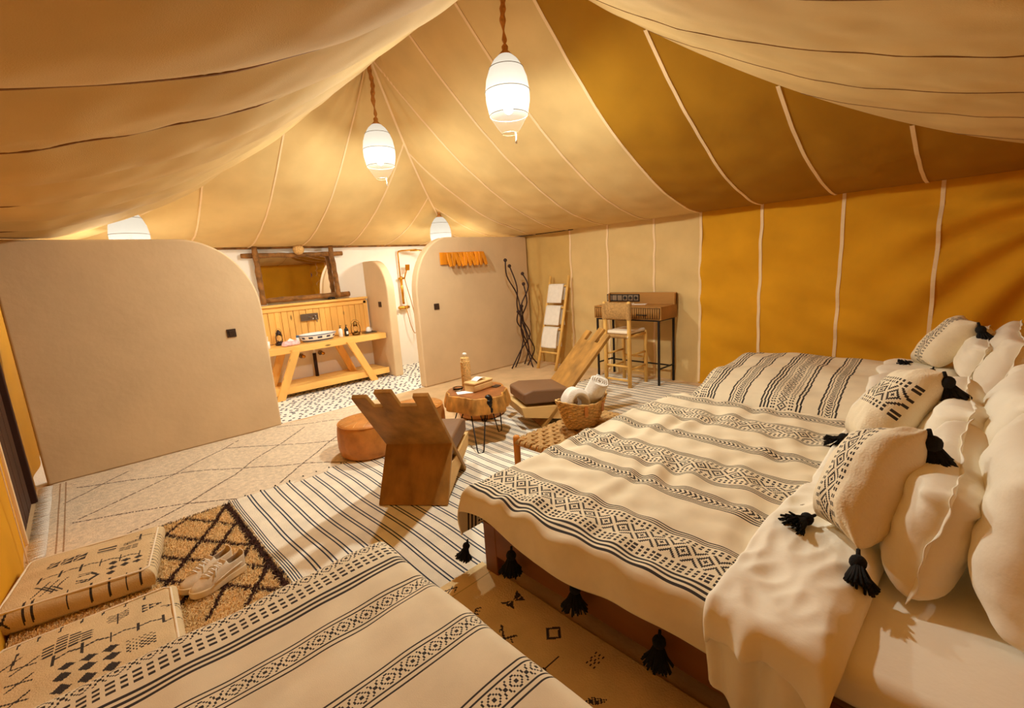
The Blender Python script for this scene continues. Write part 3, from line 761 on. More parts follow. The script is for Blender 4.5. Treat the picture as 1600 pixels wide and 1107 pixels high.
# ------------------------------------------------------------------ rugs
CREAM = (.72, .55, .33); DARK = (.035, .028, .024)
def rug(name, x0, y0, w, h, cv, cols, label, m, z=.006, amp=.003, th=.008, us=None, vs=None, seed=1, rot=0):
    nz = mknoise(1.5, 8, seed)
    u = cv.us() if us is None else us; v = cv.vs() if vs is None else vs
    me = grid_mesh(name, u, v, lambda U, V: (U-w/2, V-h/2, z+amp*np.clip(nz(U, V), -1.5, 1.5)+amp), lambda U, V: pick(cv.at(U, V), cols))
    o = obj(name, me, m, None, solid=-th, label=label, cat='rug'); o.location = (x0+w/2, y0+h/2, 0); o.rotation_euler = (0, 0, rot); return o
# striped flatweave: fine breakpoints across the lines only
W, H = 4.86, 2.02
br = [0.0]; colr = []
def add(wd, c): br.append(br[-1]+wd); colr.append(c)
for k in range(5): add(.006, 1); add(.007, 0)
while br[-1] < W-.10:
    add(.062, 0); add(.009, 1); add(.013, 0); add(.009, 1)
add(W-br[-1], 0)
br = np.array(br); colr = np.array(colr)
n1 = mknoise(1.3, 8, 21); n2 = mknoise(3, 8, 22)
def st_col(u, v):
    i = np.clip(np.searchsorted(br, u, side='right')-1, 0, len(colr)-1); c = pick(colr[i], [(.88, .80, .64), (.035, .05, .08)])
    e = (v > H-.014); c[e] = (.10, .08, .07)
    return c
me = grid_mesh('striped_rug', br, np.linspace(0, H, 60), lambda U, V: (U-W/2+.008*n1(V*.6, U*.3), V-H/2+.006*n2(U*.15, V*.1), .008+.0025*n1(U, V)+.002), st_col)
sr = obj('striped_rug', me, M_rug, None, solid=-.006, label='long cream flatweave rug with paired thin navy stripes in the middle of the floor', cat='rug')
sr.location = (.58+W/2, 1.82+H/2, 0)
kn = MB()
for k in range(46):
    x = -W/2+W*k/45; kn.tube([(x, H/2, .012), (x+.008, H/2+.03, .008)], [.007, .002], 5)
o = obj('edge_tufts', kn, M_yarn, sr); o['kind'] = 'stuff'
# pale berber rug
cv = Canvas(2.95, 1.72, .009); ox, oy = -.41, 3.78
T = lambda pts: [(a-ox, b-oy) for a, b in pts]
for L in ([(-.25,5.22),(.02,5.05),(.42,4.83),(.78,4.54),(1.03,4.28),(1.22,4.14),(1.54,3.81)], [(-.28,4.42),(.06,4.24),(.33,4.11),(.62,3.86),(.79,3.72)],
          [(-.25,4.46),(-.01,4.6),(.34,4.83),(.55,4.99),(.8,5.17),(1.0,5.36)], [(-.01,3.91),(.13,3.95),(.34,4.08),(.74,4.38),(.92,4.59),(1.2,4.8),(1.62,5.2)],
          [(.84,5.2),(1.2,4.85),(1.59,4.51),(1.77,4.32),(2.2,3.9)], [(.95,3.89),(1.21,4.13),(1.56,4.45),(1.75,4.59),(2.09,4.87),(2.4,5.2)], [(1.4,5.45),(1.69,5.29),(1.94,5.14),(2.17,4.91),(2.45,4.6)],
          [(-.33,4.9),(-.1,5.12),(.1,5.3)]):
    cv.dash(T(L), .013, .045, .016)
cv.line([(.05, .1), (.05, 1.68)], .010, 2); cv.line([(.085, .1), (.085, 1.68)], .006, 2)
br_ = rug('berber_rug', ox, oy, 2.95, 1.72, cv, [(.76, .63, .46), (.10, .06, .04), (.42, .26, .14)], 'pale wool rug with dashed brown diamond lines along the left partition', M_pile, z=.004, amp=.003, th=.012, seed=8)
fr = MB(); rg = random.Random(2)
for k in range(84):
    y = -.82+1.64*k/83; x = -1.475
    fr.tube([(x+.005, y, .006), (x-.04, y+rg.uniform(-.012, .012), .008), (x-.085, y+rg.uniform(-.022, .022), .006)], [.005, .004, .002], 5)
o = obj('fringe', fr, M_towel, br_, smooth=True); o['kind'] = 'stuff'
# symbol rug between the beds
cv = Canvas(.72, 2.0, .006); ox, oy = .66, -.16
T = lambda pts: [(a-ox, b-oy) for a, b in pts]
cv.poly(T([(1.235,1.53),(1.285,1.49),(1.25,1.45)])); cv.poly(T([(1.345,1.53),(1.285,1.49),(1.325,1.45)])); cv.line(T([(1.24,1.5),(1.33,1.48)]), .004, 0)
cv.line(T([(1.07,1.54),(1.13,1.585),(1.15,1.575)]), .007); cv.line(T([(1.12,1.58),(1.13,1.56)]), .006); cv.line(T([(1.105,1.565),(1.115,1.545)]), .006); cv.line(T([(1.09,1.55),(1.10,1.53)]), .006)
cv.line(T([(1.145,1.42),(1.08,1.33)]), .009); cv.line(T([(1.07,1.37),(1.15,1.33)]), .009); cv.line(T([(1.11,1.40),(1.135,1.405)]), .006); cv.line(T([(1.12,1.33),(1.11,1.31)]), .006)
cv.line(T([(1.27,1.255),(1.31,1.22),(1.27,1.185),(1.232,1.22),(1.27,1.255)]), .012)
for i in range(5):
    for j in range(5):
        if (i+j) % 2 == 0: cv.poly(T([(1.245+.014*i, 1.0-.009*(j-2)+.0), (1.256+.014*i, 1.0-.009*(j-2)), (1.256+.014*i, 1.008-.009*(j-2)), (1.245+.014*i, 1.008-.009*(j-2))]))
for k in range(5): cv.line(T([(1.03+.012*k, 1.15-.006*k), (1.11, 1.125-.001*k), (1.075, 1.06+.012*k)]), .005)
cv.line(T([(1.11, 1.12), (1.19, 1.125)]), .006)
for k in range(4): cv.line(T([(1.10+.012*k, .925-.004*k), (1.13+.012*k, .88-.004*k)]), .006)
cv.line(T([(1.2,.72),(1.25,.66),(1.17,.64),(1.2,.72)]), .008); cv.line(T([(1.1,1.80),(1.16,1.78),(1.13,1.76)]), .007); cv.line(T([(1.1,1.775),(1.15,1.80)]), .006)
cv.line([(0, 1.90), (.72, 1.90)], .005, 2)
rug('kilim_rug', ox, oy, .72, 2.0, cv, [(.80, .58, .28), (.05, .035, .04), (.5, .34, .15)], 'ochre kilim runner with small black woven signs between the two near beds', M_rug, z=.012, amp=.004, seed=11)
# shag rug with tufts
SX0, SX1, SY0, SY1 = -.5, .575, 2.40, 3.79
LN = [([(.545,3.77),(.545,2.40)], .042), ([(.545,3.77),(.1,3.775),(-.5,3.78)], .016), ([(.3,3.75),(.42,3.55),(.53,3.36)], .022), ([(.13,3.66),(.32,3.33),(.53,3.02)], .026),
      ([(-.02,3.52),(.21,3.17),(.53,2.70)], .026), ([(-.1,3.3),(.12,2.98),(.34,2.68),(.53,2.42)], .026), ([(.53,3.74),(.42,3.52),(.32,3.36),(.21,3.17),(.08,2.96),(-.1,2.7)], .028), ([(.3,3.75),(.15,3.6),(-.05,3.3)], .024),
      ([(.52,3.40),(.36,3.15),(.25,2.95),(.05,2.6)], .026), ([(.53,2.72),(.36,2.46)], .026), ([(.53,3.05),(.34,2.75),(.2,2.5)], .02)]
def sdark(X, Y):
    d = np.zeros(X.shape, bool)
    for pts, t in LN:
        for (x0, y0), (x1, y1) in zip(pts[:-1], pts[1:]):
            dx, dy = x1-x0, y1-y0; k = np.clip(((X-x0)*dx+(Y-y0)*dy)/(dx*dx+dy*dy), 0, 1)
            d |= np.hypot(X-x0-k*dx, Y-y0-k*dy) < t/2
    return d
sh = obj('shag_rug', grid_mesh('shag_rug', np.linspace(SX0, SX1, 60), np.linspace(SY0, SY1, 80), lambda u, v: (u-.04, v-3.09, np.full_like(u, .022)), lambda u, v: pick(sdark(u, v), [(.75, .52, .24), (.06, .025, .018)])), M_pile, None, solid=-.014,
         label='small shaggy ochre rug with dark brown diamond lattice under the shoes', cat='rug'); sh.location = (.04, 3.09, 0)
r = np.random.RandomState(6)
gx, gy = np.meshgrid(np.arange(SX0, SX1, .0115), np.arange(SY0, SY1, .0115), indexing='ij')
gx = (gx+r.uniform(-.005, .005, gx.shape)).ravel(); gy = (gy+r.uniform(-.005, .005, gy.shape)).ravel()
gx = np.repeat(gx, 3); gy = np.repeat(gy, 3); n = len(gx)
dk = sdark(gx, gy); gx = gx+r.uniform(-.004, .004, n); gy = gy+r.uniform(-.004, .004, n)
an = r.uniform(0, 2*PI, n); ln = r.uniform(.010, .026, n); hh = r.uniform(.008, .018, n); wd = .0026
ex, ey = np.cos(an)*ln*.6+.010, np.sin(an)*ln*.6-.004; px, py = -np.sin(an)*wd, np.cos(an)*wd
z0 = np.full(n, .021)
P = np.stack([np.stack([gx-px, gy-py, z0], -1), np.stack([gx+px, gy+py, z0], -1), np.stack([gx+ex*.5+px*.7, gy+ey*.5+py*.7, z0+hh], -1), np.stack([gx+ex*.5-px*.7, gy+ey*.5-py*.7, z0+hh], -1), np.stack([gx+ex, gy+ey, z0+hh*.85], -1)], 1).reshape(-1, 3)
P = P-np.array([.04, 3.09, 0]); b = np.arange(n)*5
me = bpy.data.meshes.new('tufts')
F4 = np.stack([b, b+1, b+2, b+3], -1); F3 = np.stack([b+3, b+2, b+4], -1)
me.vertices.add(len(P)); me.vertices.foreach_set('co', P.astype(np.float32).ravel())
li = np.concatenate([F4.ravel(), F3.ravel()]); me.loops.add(len(li)); me.loops.foreach_set('vertex_index', li.astype(np.int32))
me.polygons.add(2*n); me.polygons.foreach_set('loop_start', np.concatenate([np.arange(n)*4, 4*n+np.arange(n)*3]).astype(np.int32)); me.polygons.foreach_set('loop_total', np.concatenate([np.full(n, 4), np.full(n, 3)]).astype(np.int32))
me.update(calc_edges=True)
cc = pick(dk, [(.92, .66, .32), (.085, .035, .022)])*r.uniform(.75, 1.2, (n, 1)); set_col(me, np.concatenate([cc, cc]))
o = obj('tufts', me, M_pile, sh); o['kind'] = 'stuff'

# ------------------------------------------------------------------ plank chairs
def plank_chair(loc, rz, label):
    t = thing('plank_chair', label, 'chair', loc, rz, 'plank lounge chairs')
    fn = lambda p, tt: (p[0], tt, p[1])
    # backrest board with three prongs, running through the seat down to the front foot
    a = Vector((.585, 0, 0)); d = Vector((-.77, 0, .85)).normalized(); nrm = Vector((d.z, 0, -d.x)); nrm = Vector((.741, 0, .671))
    L = 1.142
    out = [(-.25, 0), (.25, 0), (.25, L), (.152, L), (.142, L-.115), (.078, L-.115), (.082, L+.055), (-.03, L+.055), (-.036, L-.115), (-.150, L-.115), (-.150, L), (-.25, L)]
    mb = MB(); mb.prism(out, lambda p, tt: tuple(a+d*p[1]+Vector((0, p[0], 0))+nrm*tt), -.016, .016); 
    obj('backrest', mb, M_oak, t, bevel=.004)
    mb = MB(); mb.prism([(0, 0), (.03, 0), (.275, .345), (.245, .362)], fn, -.25, .25); obj('rear_board', mb, M_oak, t, bevel=.003)
    mb = MB()
    for sg in (-1, 1):
        mb.prism([(.012, 0), (.045, 0), (.77, .135), (.80, .24), (.43, .205), (.16, .21)], fn, sg*.25-.012*sg, sg*.225)
    obj('side_cheek', mb, M_oakL, t, bevel=.003)
    mb = MB(); mb.prism([(.74, .13), (.77, .135), (.80, .24), (.43, .212), (.43, .185), (.75, .21)], fn, -.226, .226); obj('seat_board', mb, M_oakL, t, bevel=.003)
    mb = MB(); mb.prism([(.30, .235), (.76, .262), (.765, .37), (.66, .398), (.27, .362)], fn, -.235, .235)
    obj('seat_pad', mb, M_vinyl, t, bevel=.022, seg=4)
    return t
plank_chair((1.462, 2.692, .015), .690, 'plank lounge chair with crown shaped back seen from behind, nearest the camera')
plank_chair((3.78, 2.98, .015), 2.70, 'plank lounge chair facing left, behind the basket and below the cane stool')

# ------------------------------------------------------------------ stump table and its things
t = thing('stump_table', 'low table of a thick tree slice on black hairpin legs', 'table', (2.67, 3.40, 0))
ntb = mknoise(.22, 6, 31); N_ = 56
def rad(a, k): return k*(.285+.022*math.sin(3*a+1)+.012*math.sin(7*a)+.008*math.sin(13*a+2))
vs = []; fs = []
LV = [(.295, .96), (.305, 1.10), (.36, 1.09), (.42, 1.03), (.446, 1.0), (.452, .985)]
for z, k in LV:
    for i in range(N_):
        a = 2*PI*i/N_; rr = rad(a, k); 
        if abs(((a+1.92+PI) % (2*PI))-PI) < .09: rr *= .90
        vs.append((rr*math.cos(a)*.98, rr*math.sin(a)*1.06, z))
for i in range(len(LV)-1):
    for k in range(N_): fs.append((i*N_+k, i*N_+(k+1) % N_, (i+1)*N_+(k+1) % N_, (i+1)*N_+k))
fs.append(tuple(range(N_))[::-1])
fs.append(tuple((len(LV)-1)*N_+k for k in range(N_)))
obj('slab', MB().add(vs, fs), M_stump, t, smooth=False, bevel=.006)
top = [(rad(2*PI*i/N_, .95)*math.cos(2*PI*i/N_)*.98, rad(2*PI*i/N_, .95)*math.sin(2*PI*i/N_)*1.06) for i in range(N_)]
obj('cut_face', MB().prism(top, lambda p, tt: (p[0], p[1], tt), .450, .455), M_stumptop, t)
rm = MB(); rg = random.Random(8)
for k in range(11):
    zz = .315+.13*k/10; rm.ball((-.098+rg.uniform(-.012, .012), -.272+rg.uniform(-.01, .008)-.006*(10-k)/10, zz), .030+rg.uniform(-.006, .007), 8, 6)
obj('resin_inlay', rm, M_resin, t, smooth=True)
for p0, p1, ft in (((-.21, -.14), (-.09, -.2), (-.31, -.37)), ((-.02, -.22), (.09, -.2), (.16, -.10)), ((-.24, .03), (-.22, -.04), (-.34, .02)), ((.12, .2), (.2, .12), (.27, .27))):
    ax, ay = ft; ux, uy = p1[0]-p0[0], p1[1]-p0[1]; l = math.hypot(ux, uy); ux, uy = ux/l*.03, uy/l*.03
    obj('hairpin_leg', MB().tube([(p0[0], p0[1], .30), (ax-ux, ay-uy, .04), (ax-ux*.7, ay-uy*.7, .014), (ax, ay, .010), (ax+ux*.7, ay+uy*.7, .014), (ax+ux, ay+uy, .04), (p1[0], p1[1], .30)], .0058, 7), M_black, t, smooth=True)
t = thing('wrapped_bottle', 'tall bottle wrapped in coiled straw at the back of the stump table', 'bottle', (2.71, 3.62, .455))
mb = MB()
for k in range(24):
    z = .008+.0122*k; rr = .043-(.006 if k > 20 else 0)
    mb.tube([(rr*math.cos(a), rr*math.sin(a), z) for a in np.linspace(0, 2*PI, 19)[:-1]], .0066, 6, closed=True)
mb.lathe([(.042, .001), (.042, .29), (.02, .30)], 16)
obj('straw_wrap', mb, M_straw, t, smooth=True)
obj('cap', MB().lathe([(.018, .298), (.018, .315), (.022, .318), (.022, .335), (.016, .34)], 14), M_towel, t, smooth=True)
t = thing('tissue_box', 'pale wooden tissue box with a white tissue on the stump table', 'tissue box', (2.71, 3.43, .455), .10)
obj('box_body', MB().box((0, 0, .036), (.26, .15, .072)), M_boxwood, t, bevel=.018, seg=3)
obj('lid', MB().box((0, 0, .080), (.26, .15, .022)), M_boxwood, t, bevel=.010, seg=3)
tv = MB(); 
nzt = mknoise(6, 6, 3)
obj('tissue', grid_mesh('tissue', np.linspace(-.06, .06, 14), np.linspace(-.04, .04, 10), lambda u, v: (u, v, .092+.025*np.clip(1-(u/.06)**2, 0, 1)+.006*nzt(u, v))), M_paper, t, solid=.004)
t = thing('glass_ashtray', 'small square glass ashtray beside the tissue box', 'ashtray', (2.56, 3.57, .455), .3)
obj('dish', MB().lathe([(.042, 0), (.05, .01), (.052, .03), (.042, .03), (.036, .012), (.002, .01)], 20), M_glass, t, smooth=True)
t = thing('white_card', 'white printed card lying on the left of the stump table', 'card', (2.54, 3.44, .456), -.5)
obj('card_sheet', MB().box((0, 0, .002), (.15, .10, .003)), M_paper, t)
t = thing('black_coaster', 'dark flat coaster at the right rear of the stump table', 'coaster', (2.87, 3.36, .455), .2)
obj('coaster_disc', MB().box((0, 0, .003), (.09, .07, .006)), M_brown, t, bevel=.002)

# ------------------------------------------------------------------ leather poufs
def pouf(loc, rz, label, r=.27, h=.32):
    t = thing('leather_pouf', label, 'pouf', loc, rz, 'tan leather poufs')
    prof = [(.86, 0), (.95, .02), (1.0, .09), (1.0, .2), (.97, .27), (.93, .295)]
    n = 48; vs = []; fs = []
    for q, z in prof:
        for k in range(n):
            a = 2*PI*k/n; rr = r*q*(1-.018*(k % 6 == 0)); vs.append((rr*math.cos(a), rr*math.sin(a), z*h/.32))
    for i in range(len(prof)-1):
        for k in range(n): fs.append((i*n+k, i*n+(k+1) % n, (i+1)*n+(k+1) % n, (i+1)*n+k))
    fs.append(tuple(range(n))[::-1]); obj('side', MB().add(vs, fs), M_tan, t, smooth=True)
    obj('top_panel', MB().lathe([(r*.93, .295*h/.32), (r*.90, .306*h/.32), (r*.6, .318*h/.32), (r*.2, .324*h/.32), (.003, .325*h/.32)], n), M_tan, t, smooth=True)
    obj('piping', MB().tube([(r*.94*math.cos(a), r*.94*math.sin(a), .297*h/.32) for a in np.linspace(0, 2*PI, 49)[:-1]], .006, 6, closed=True), M_tan, t, smooth=True)
    st = MB()
    for k in range(8):
        a = 2*PI*k/8
        st.tube([(r*.86*math.cos(a), r*.86*math.sin(a), .3085*h/.32), (r*.45*math.cos(a+.2), r*.45*math.sin(a+.2), .321*h/.32), (r*.86*math.cos(a+.4), r*.86*math.sin(a+.4), .3085*h/.32)], .0025, 4)
    obj('stitching', st, M_boxwood, t)
    return t
pouf((1.75, 3.90, .012), .2, 'tan leather pouf left of the plank chair, at the rug edge')
pouf((2.30, 3.93, .008), .5, 'tan leather pouf half hidden behind the chair back, left of the stump table')
pouf((3.10, 3.90, .012), .9, 'tan leather pouf behind and under the stump table')

# ------------------------------------------------------------------ bench and basket
t = thing('rope_bench', 'low wooden bench with woven rope seat at the foot of the big bed', 'bench', (2.50, 2.06, 0))
BX, BY = .43, .185
for sx in (-1, 1):
    for sy in (-1, 1):
        obj('leg', MB().tube([(sx*BX, sy*BY, 0), (sx*BX, sy*BY, .20), (sx*BX, sy*BY, .43), (sx*BX, sy*BY, .445)], [.020, .023, .025, .018], 12), mat('turned_leg', srgb(196,128,50), .45, .2, 8, .1, stretch=(1,1,.2)) if (sx, sy) == (-1, -1) else bpy.data.materials['turned_leg'], t, smooth=True)
    obj('end_rail', MB().tube([(sx*BX, -BY, .395), (sx*BX, BY, .395)], .018, 8), bpy.data.materials['turned_leg'], t, smooth=True)
for sy in (-1, 1): obj('side_rail', MB().tube([(-BX, sy*BY, .395), (BX, sy*BY, .395)], .018, 8), bpy.data.materials['turned_leg'], t, smooth=True)
nl, nc = 7, 16
for j in range(nl):
    y = -BY+.025+(2*BY-.05)*j/(nl-1); pts = []
    for i in range(nc*2+1):
        x = -BX+2*BX*i/(nc*2); pts.append((x, y, .412+.010*math.cos(PI*(i/2+j))))
    pts = [(-BX-.026, y, .395), (-BX-.01, y, .418)]+pts+[(BX+.01, y, .418), (BX+.026, y, .395)]
    mb = MB()
    for o_ in (-.0125, 0, .0125): mb.tube([(p[0], p[1]+o_, p[2]) for p in pts], .0075, 5)
    obj('rope_strand', mb, M_rope, t, smooth=True)
for i in range(nc):
    x = -BX+.02+(2*BX-.04)*i/(nc-1); pts = []
    for j in range(nl*2+1):
        y = -BY+2*BY*j/(nl*2); pts.append((x, y, .412-.010*math.cos(PI*(j/2+i))))
    pts = [(x, -BY-.026, .395), (x, -BY-.01, .418)]+pts+[(x, BY+.01, .418), (x, BY+.026, .395)]
    mb = MB()
    for o_ in (-.012, 0, .012): mb.tube([(p[0]+o_, p[1], p[2]) for p in pts], .0072, 5)
    obj('rope_strand', mb, M_rope, t, smooth=True)
t = thing('straw_basket', 'oval straw basket with leather tabs holding rolled towels on the bench', 'basket', (2.56, 2.05, .428), -.12)
mb = MB(); nr = 15
def bk(f): return (.135+.085*f**.8, .085+.05*f**.8, .195*f)
for k in range(nr):
    f = k/(nr-1); a_, b_, z = bk(f); pts = []; rd = []
    for i in range(72):
        a = 2*PI*i/72; dip = .02*math.cos(2*a)*f; pts.append((a_*math.cos(a), b_*math.sin(a), z+dip+.008)); rd.append(.0078*(1.0 if (i+2*(k % 2)) % 4 < 2 else .45))
    mb.tube(pts, rd, 6, closed=True)
obj('coil_wall', mb, M_straw, t, smooth=True)
vs = []; n = 40
for f in (0, .33, .66, 1):
    a_, b_, z = bk(f)
    for i in range(n):
        a = 2*PI*i/n; vs.append(((a_-.004)*math.cos(a), (b_-.004)*math.sin(a), z+.006+.02*math.cos(2*a)*f))
fs = [(i*n+k, i*n+(k+1) % n, (i+1)*n+(k+1) % n, (i+1)*n+k) for i in range(3) for k in range(n)]+[tuple(range(n))[::-1]]
obj('inner_wall', MB().add(vs, fs), mat('straw_gaps', srgb(120, 82, 40), .9, .2, 40, .4, 90), t, smooth=True, solid=-.004)
for a in (-1.95, -1.15, 1.2, 1.95):
    a_, b_, z = bk(.82); x, y = (a_+.009)*math.cos(a), (b_+.009)*math.sin(a); na = math.atan2(math.sin(a)/b_, math.cos(a)/a_)
    obj('leather_tab', MB().box((x, y, z+.02*math.cos(2*a)*.8-.005), (.006, .03, .075), rz=na), M_tan, t, bevel=.003)
def roll_mesh(L, R, turns=4.0):
    mb = MB(); n = 80; th = R/turns*.52; vs = []; fs = []
    ring = []
    for i in range(n+1):
        f = i/n; a = f*turns*2*PI; r_ = .006+(R-.006)*f
        ring.append((r_*math.cos(a), r_*math.sin(a)))
    for x in (-L/2, L/2):
        for (y, z) in ring: vs.append((x+.006*math.sin(y*90)*(1 if x > 0 else -1), y, z))
    m = n+1
    fs = [(i, i+1, m+i+1, m+i) for i in range(n)]
    mb.add(vs, fs); return mb
t = obj('rolled_towel', roll_mesh(.29, .066), M_towel, None, smooth=True, solid=.011, label='tightly rolled white towel standing up at the right of the basket', cat='towel', group='towels in the basket')
t.location = (2.645, 2.02, .635); t.rotation_euler = Vector((1, 0, 0)).rotation_difference(Vector((-.02, -.55, .88))).to_euler()
pts = []
mb = MB(); arcp = [(-.11, 0, -.10), (-.108, .0, .0), (-.085, .01, .055), (-.03, .01, .085), (.03, .0, .075), (.07, -.01, .03), (.085, -.01, -.06)]
sp = smooth_pts(arcp, 6)
nz = mknoise(5, 7, 17)
def fold_pos(u, v):
    i = np.clip((u*(len(sp)-1)), 0, len(sp)-1.001); i0 = i.astype(int); f = i-i0; A = np.array([tuple(p) for p in sp])
    p = A[i0]*(1-f)[..., None]+A[np.minimum(i0+1, len(sp)-1)]*f[..., None]
    ang = v*2*PI; en = np.clip(np.minimum(u, 1-u)*30, .02, 1); rx, ry = .032*(1+.15*np.sin(5*ang+u*3))*en, .075*(1+.08*np.sin(3*ang))*en
    T_ = A[np.minimum(i0+1, len(sp)-1)]-A[i0]; T_ = T_/np.maximum(np.linalg.norm(T_, axis=-1, keepdims=True), 1e-6); Nn = np.stack([T_[..., 2], 0*T_[..., 2], -T_[..., 0]], -1)
    q = p+Nn*(rx*np.cos(ang))[..., None]+np.array([0, 1, 0])*(ry*np.sin(ang))[..., None]
    return q[..., 0]+.003*nz(u, v), q[..., 1], q[..., 2]
t = obj('folded_towel', grid_mesh('folded_towel', np.linspace(0, 1, 40), np.linspace(0, 1, 33), fold_pos), M_towel, None, smooth=True, label='white towel folded into an arch at the left of the basket', cat='towel', group='towels in the basket')
t.location = (2.505, 2.05, .605); t.rotation_euler = (0, 0, -.25); t.scale = (.82, .82, 1)
# ------------------------------------------------------------------ woven blanket patterns
WV_C = (.82, .70, .49); WV_D = (.04, .032, .028)
CELL = .0062
def isin(r, rows):
    m = np.zeros(r.shape, bool)
    for q in rows: m |= r == q
    return m
def dashrow(r, i, rows, per=5, on=3): return isin(r, rows) & ((i % per) < on)
def diam(r, i, c, half=7, per=14):
    dr = np.abs(r-c); q = dr+np.abs((i % per)-per//2)
    return (dr <= half) & ((q <= 1) | (q == 4) | (q == 5) | (q == 9) | (q == 10))
def chev(r, i, r0, n=6): 
    k = r-r0; ok = (k >= 0) & (k < n); kk = np.where(k < n/2, k, n-1-k); return ok & (((i+kk) % 4) < 2)
def band_big(r, i):
    return isin(r, (0, 1, 4, 5, 8, 9)) | dashrow(r, i, (12, 13, 15, 16, 18, 19), 4, 2) | (isin(r, (12, 13, 15, 16, 18, 19)) & ((i % 16) < 3)) | diam(r, i, 29) | dashrow(r, i, (38, 39, 41, 42), 4, 2) | isin(r, (45, 47, 49))
def band_mid(r, i):
    return isin(r, (0, 2, 4)) | dashrow(r, i, (7, 8, 10, 11), 4, 2) | diam(r, i, 20) | dashrow(r, i, (29, 30, 32, 33), 4, 2) | isin(r, (36, 38, 40))
def band_thin(r, i):
    return isin(r, (0, 2, 4)) | chev(r, i, 6) | isin(r, (13, 15, 17))
def xo(r, i, r0):
    k = r-r0; ok = (k >= 0) & (k < 8); j = i % 14; q = np.abs(j-3.5)+np.abs(k-3.5)
    return ok & np.where(j < 8, (q == 4) | (q == 3) & False | (q <= 1), np.abs(np.abs(j-10.5)-np.abs(k-3.5)*.75) < .55)
def weave_col(mask):
    return pick(mask, [WV_C, WV_D])

def edge(d, r, flare=.12):
    """path over a rounded edge: d<0 on the flat, then down"""
    q = r*PI/2
    k = np.clip(d, 0, q)/r
    out = np.where(d < 0, d, np.where(d < q, r*np.sin(k), r+flare*(d-q)))
    dn = np.where(d < 0, 0, np.where(d < q, r*(1-np.cos(k)), r+(d-q)))
    return out, dn

def bed_base(name, label, x0, x1, y0, y1, ztop_rail, zrail0, zm, group, legs=True):
    cx, cy = (x0+x1)/2, (y0+y1)/2
    t = thing(name, label, 'bed', (cx, cy, 0), 0, None)
    w, l = x1-x0, y1-y0
    for sg in (-1, 1):
        obj('side_rail', MB().box((sg*(w/2-.02), 0, (ztop_rail+zrail0)/2), (.04, l-.06, ztop_rail-zrail0)), M_bedwood, t, bevel=.006)
        obj('end_rail', MB().box((0, sg*(l/2-.02), (ztop_rail+zrail0)/2), (w-.06, .04, ztop_rail-zrail0)), M_bedwood, t, bevel=.006)
        for sy in (-1, 1): obj('leg', MB().box((sg*(w/2-.045), sy*(l/2-.045), ztop_rail/2), (.095, .095, ztop_rail)), M_bedwood, t, bevel=.006)
    obj('slat_base', MB().box((0, 0, ztop_rail-.03), (w-.08, l-.08, .03)), M_oakL, t)
    obj('mattress', MB().box((0, 0, (ztop_rail+.005+zm)/2), (w-.05, l-.04, zm-ztop_rail-.005)), M_sheet, t, bevel=.045, seg=5)
    return t

# ------------------------------------------------------------------ the big bed
bed_base('double_bed', 'large double bed in front with reddish wooden frame and white mattress', 1.36, 3.42, -.34, 1.775, .30, .125, .435, None)
nA = mknoise(1.6, 8, 51); nB = mknoise(4.5, 8, 52); nH = mknoise(1.4, 7, 53)
X0, Y1 = 1.335, 1.79
DN, DF, DFT = .195, .2, .30
UW = 2.10
def hemvar(v): return .016*np.sin(v*6.0+.6)+.010*np.sin(v*14)-.03*np.clip((v-1.3)*2, 0, 1)
def bl1_pos(u, v):
    dl = DN-u; dr = u-(DN+UW); df = v-Y1
    stretch = 1+hemvar(v)/DN*np.clip(dl/DN, 0, 1)
    ol, nl_ = edge(dl*stretch, .05); orr, nr_ = edge(dr, .05); of, nf_ = edge(df, .05)
    x = np.where(dl > 0, X0-ol+.0, np.where(dr > 0, X0+UW+orr, X0+(u-DN)))
    y = np.where(df > 0, Y1+of, v)
    dn = (nl_**3+nr_**3+nf_**3)**(1/3)
    top = np.clip(1-dn/.06, 0, 1)
    wr = .016*np.sin((v*5.2-u*1.4+.25*nA(u, v))*2*PI*.9)*np.clip(.35+.5*nA(u*.7+3, v*.9), 0, 1)+.0055*nB(u, v)
    z = .502-dn+top*wr+.012*np.sin(PI*np.clip((u-DN)/UW, 0, 1))
    x = x-np.where(dl > .03, (.016*np.sin(v*11+1.2*nH(v, u*.2))+.008)*np.clip(dl/.15, 0, 1), 0)
    return x, y, z
def bl1_col(u, v):
    m = np.zeros(u.shape, bool)
    iu, iv = np.floor(u/CELL).astype(int), np.floor(v/CELL).astype(int)
    for c, f in ((DN-.023, band_big), (DN+.525, band_thin), (DN+.755, band_mid), (DN+1.21, band_thin), (DN+1.535, band_mid), (DN+1.955, band_thin)):
        m |= f(iu-int(round(c/CELL)), iv)
    return weave_col(m)
b1 = obj('woven_blanket', grid_mesh('woven_blanket', np.arange(0, 403)*CELL, np.arange(68, 338)*CELL, bl1_pos, bl1_col), M_blanket, None, solid=-.010,
         label='cream woven blanket with black diamond bands and black tassels spread over the large double bed', cat='blanket')
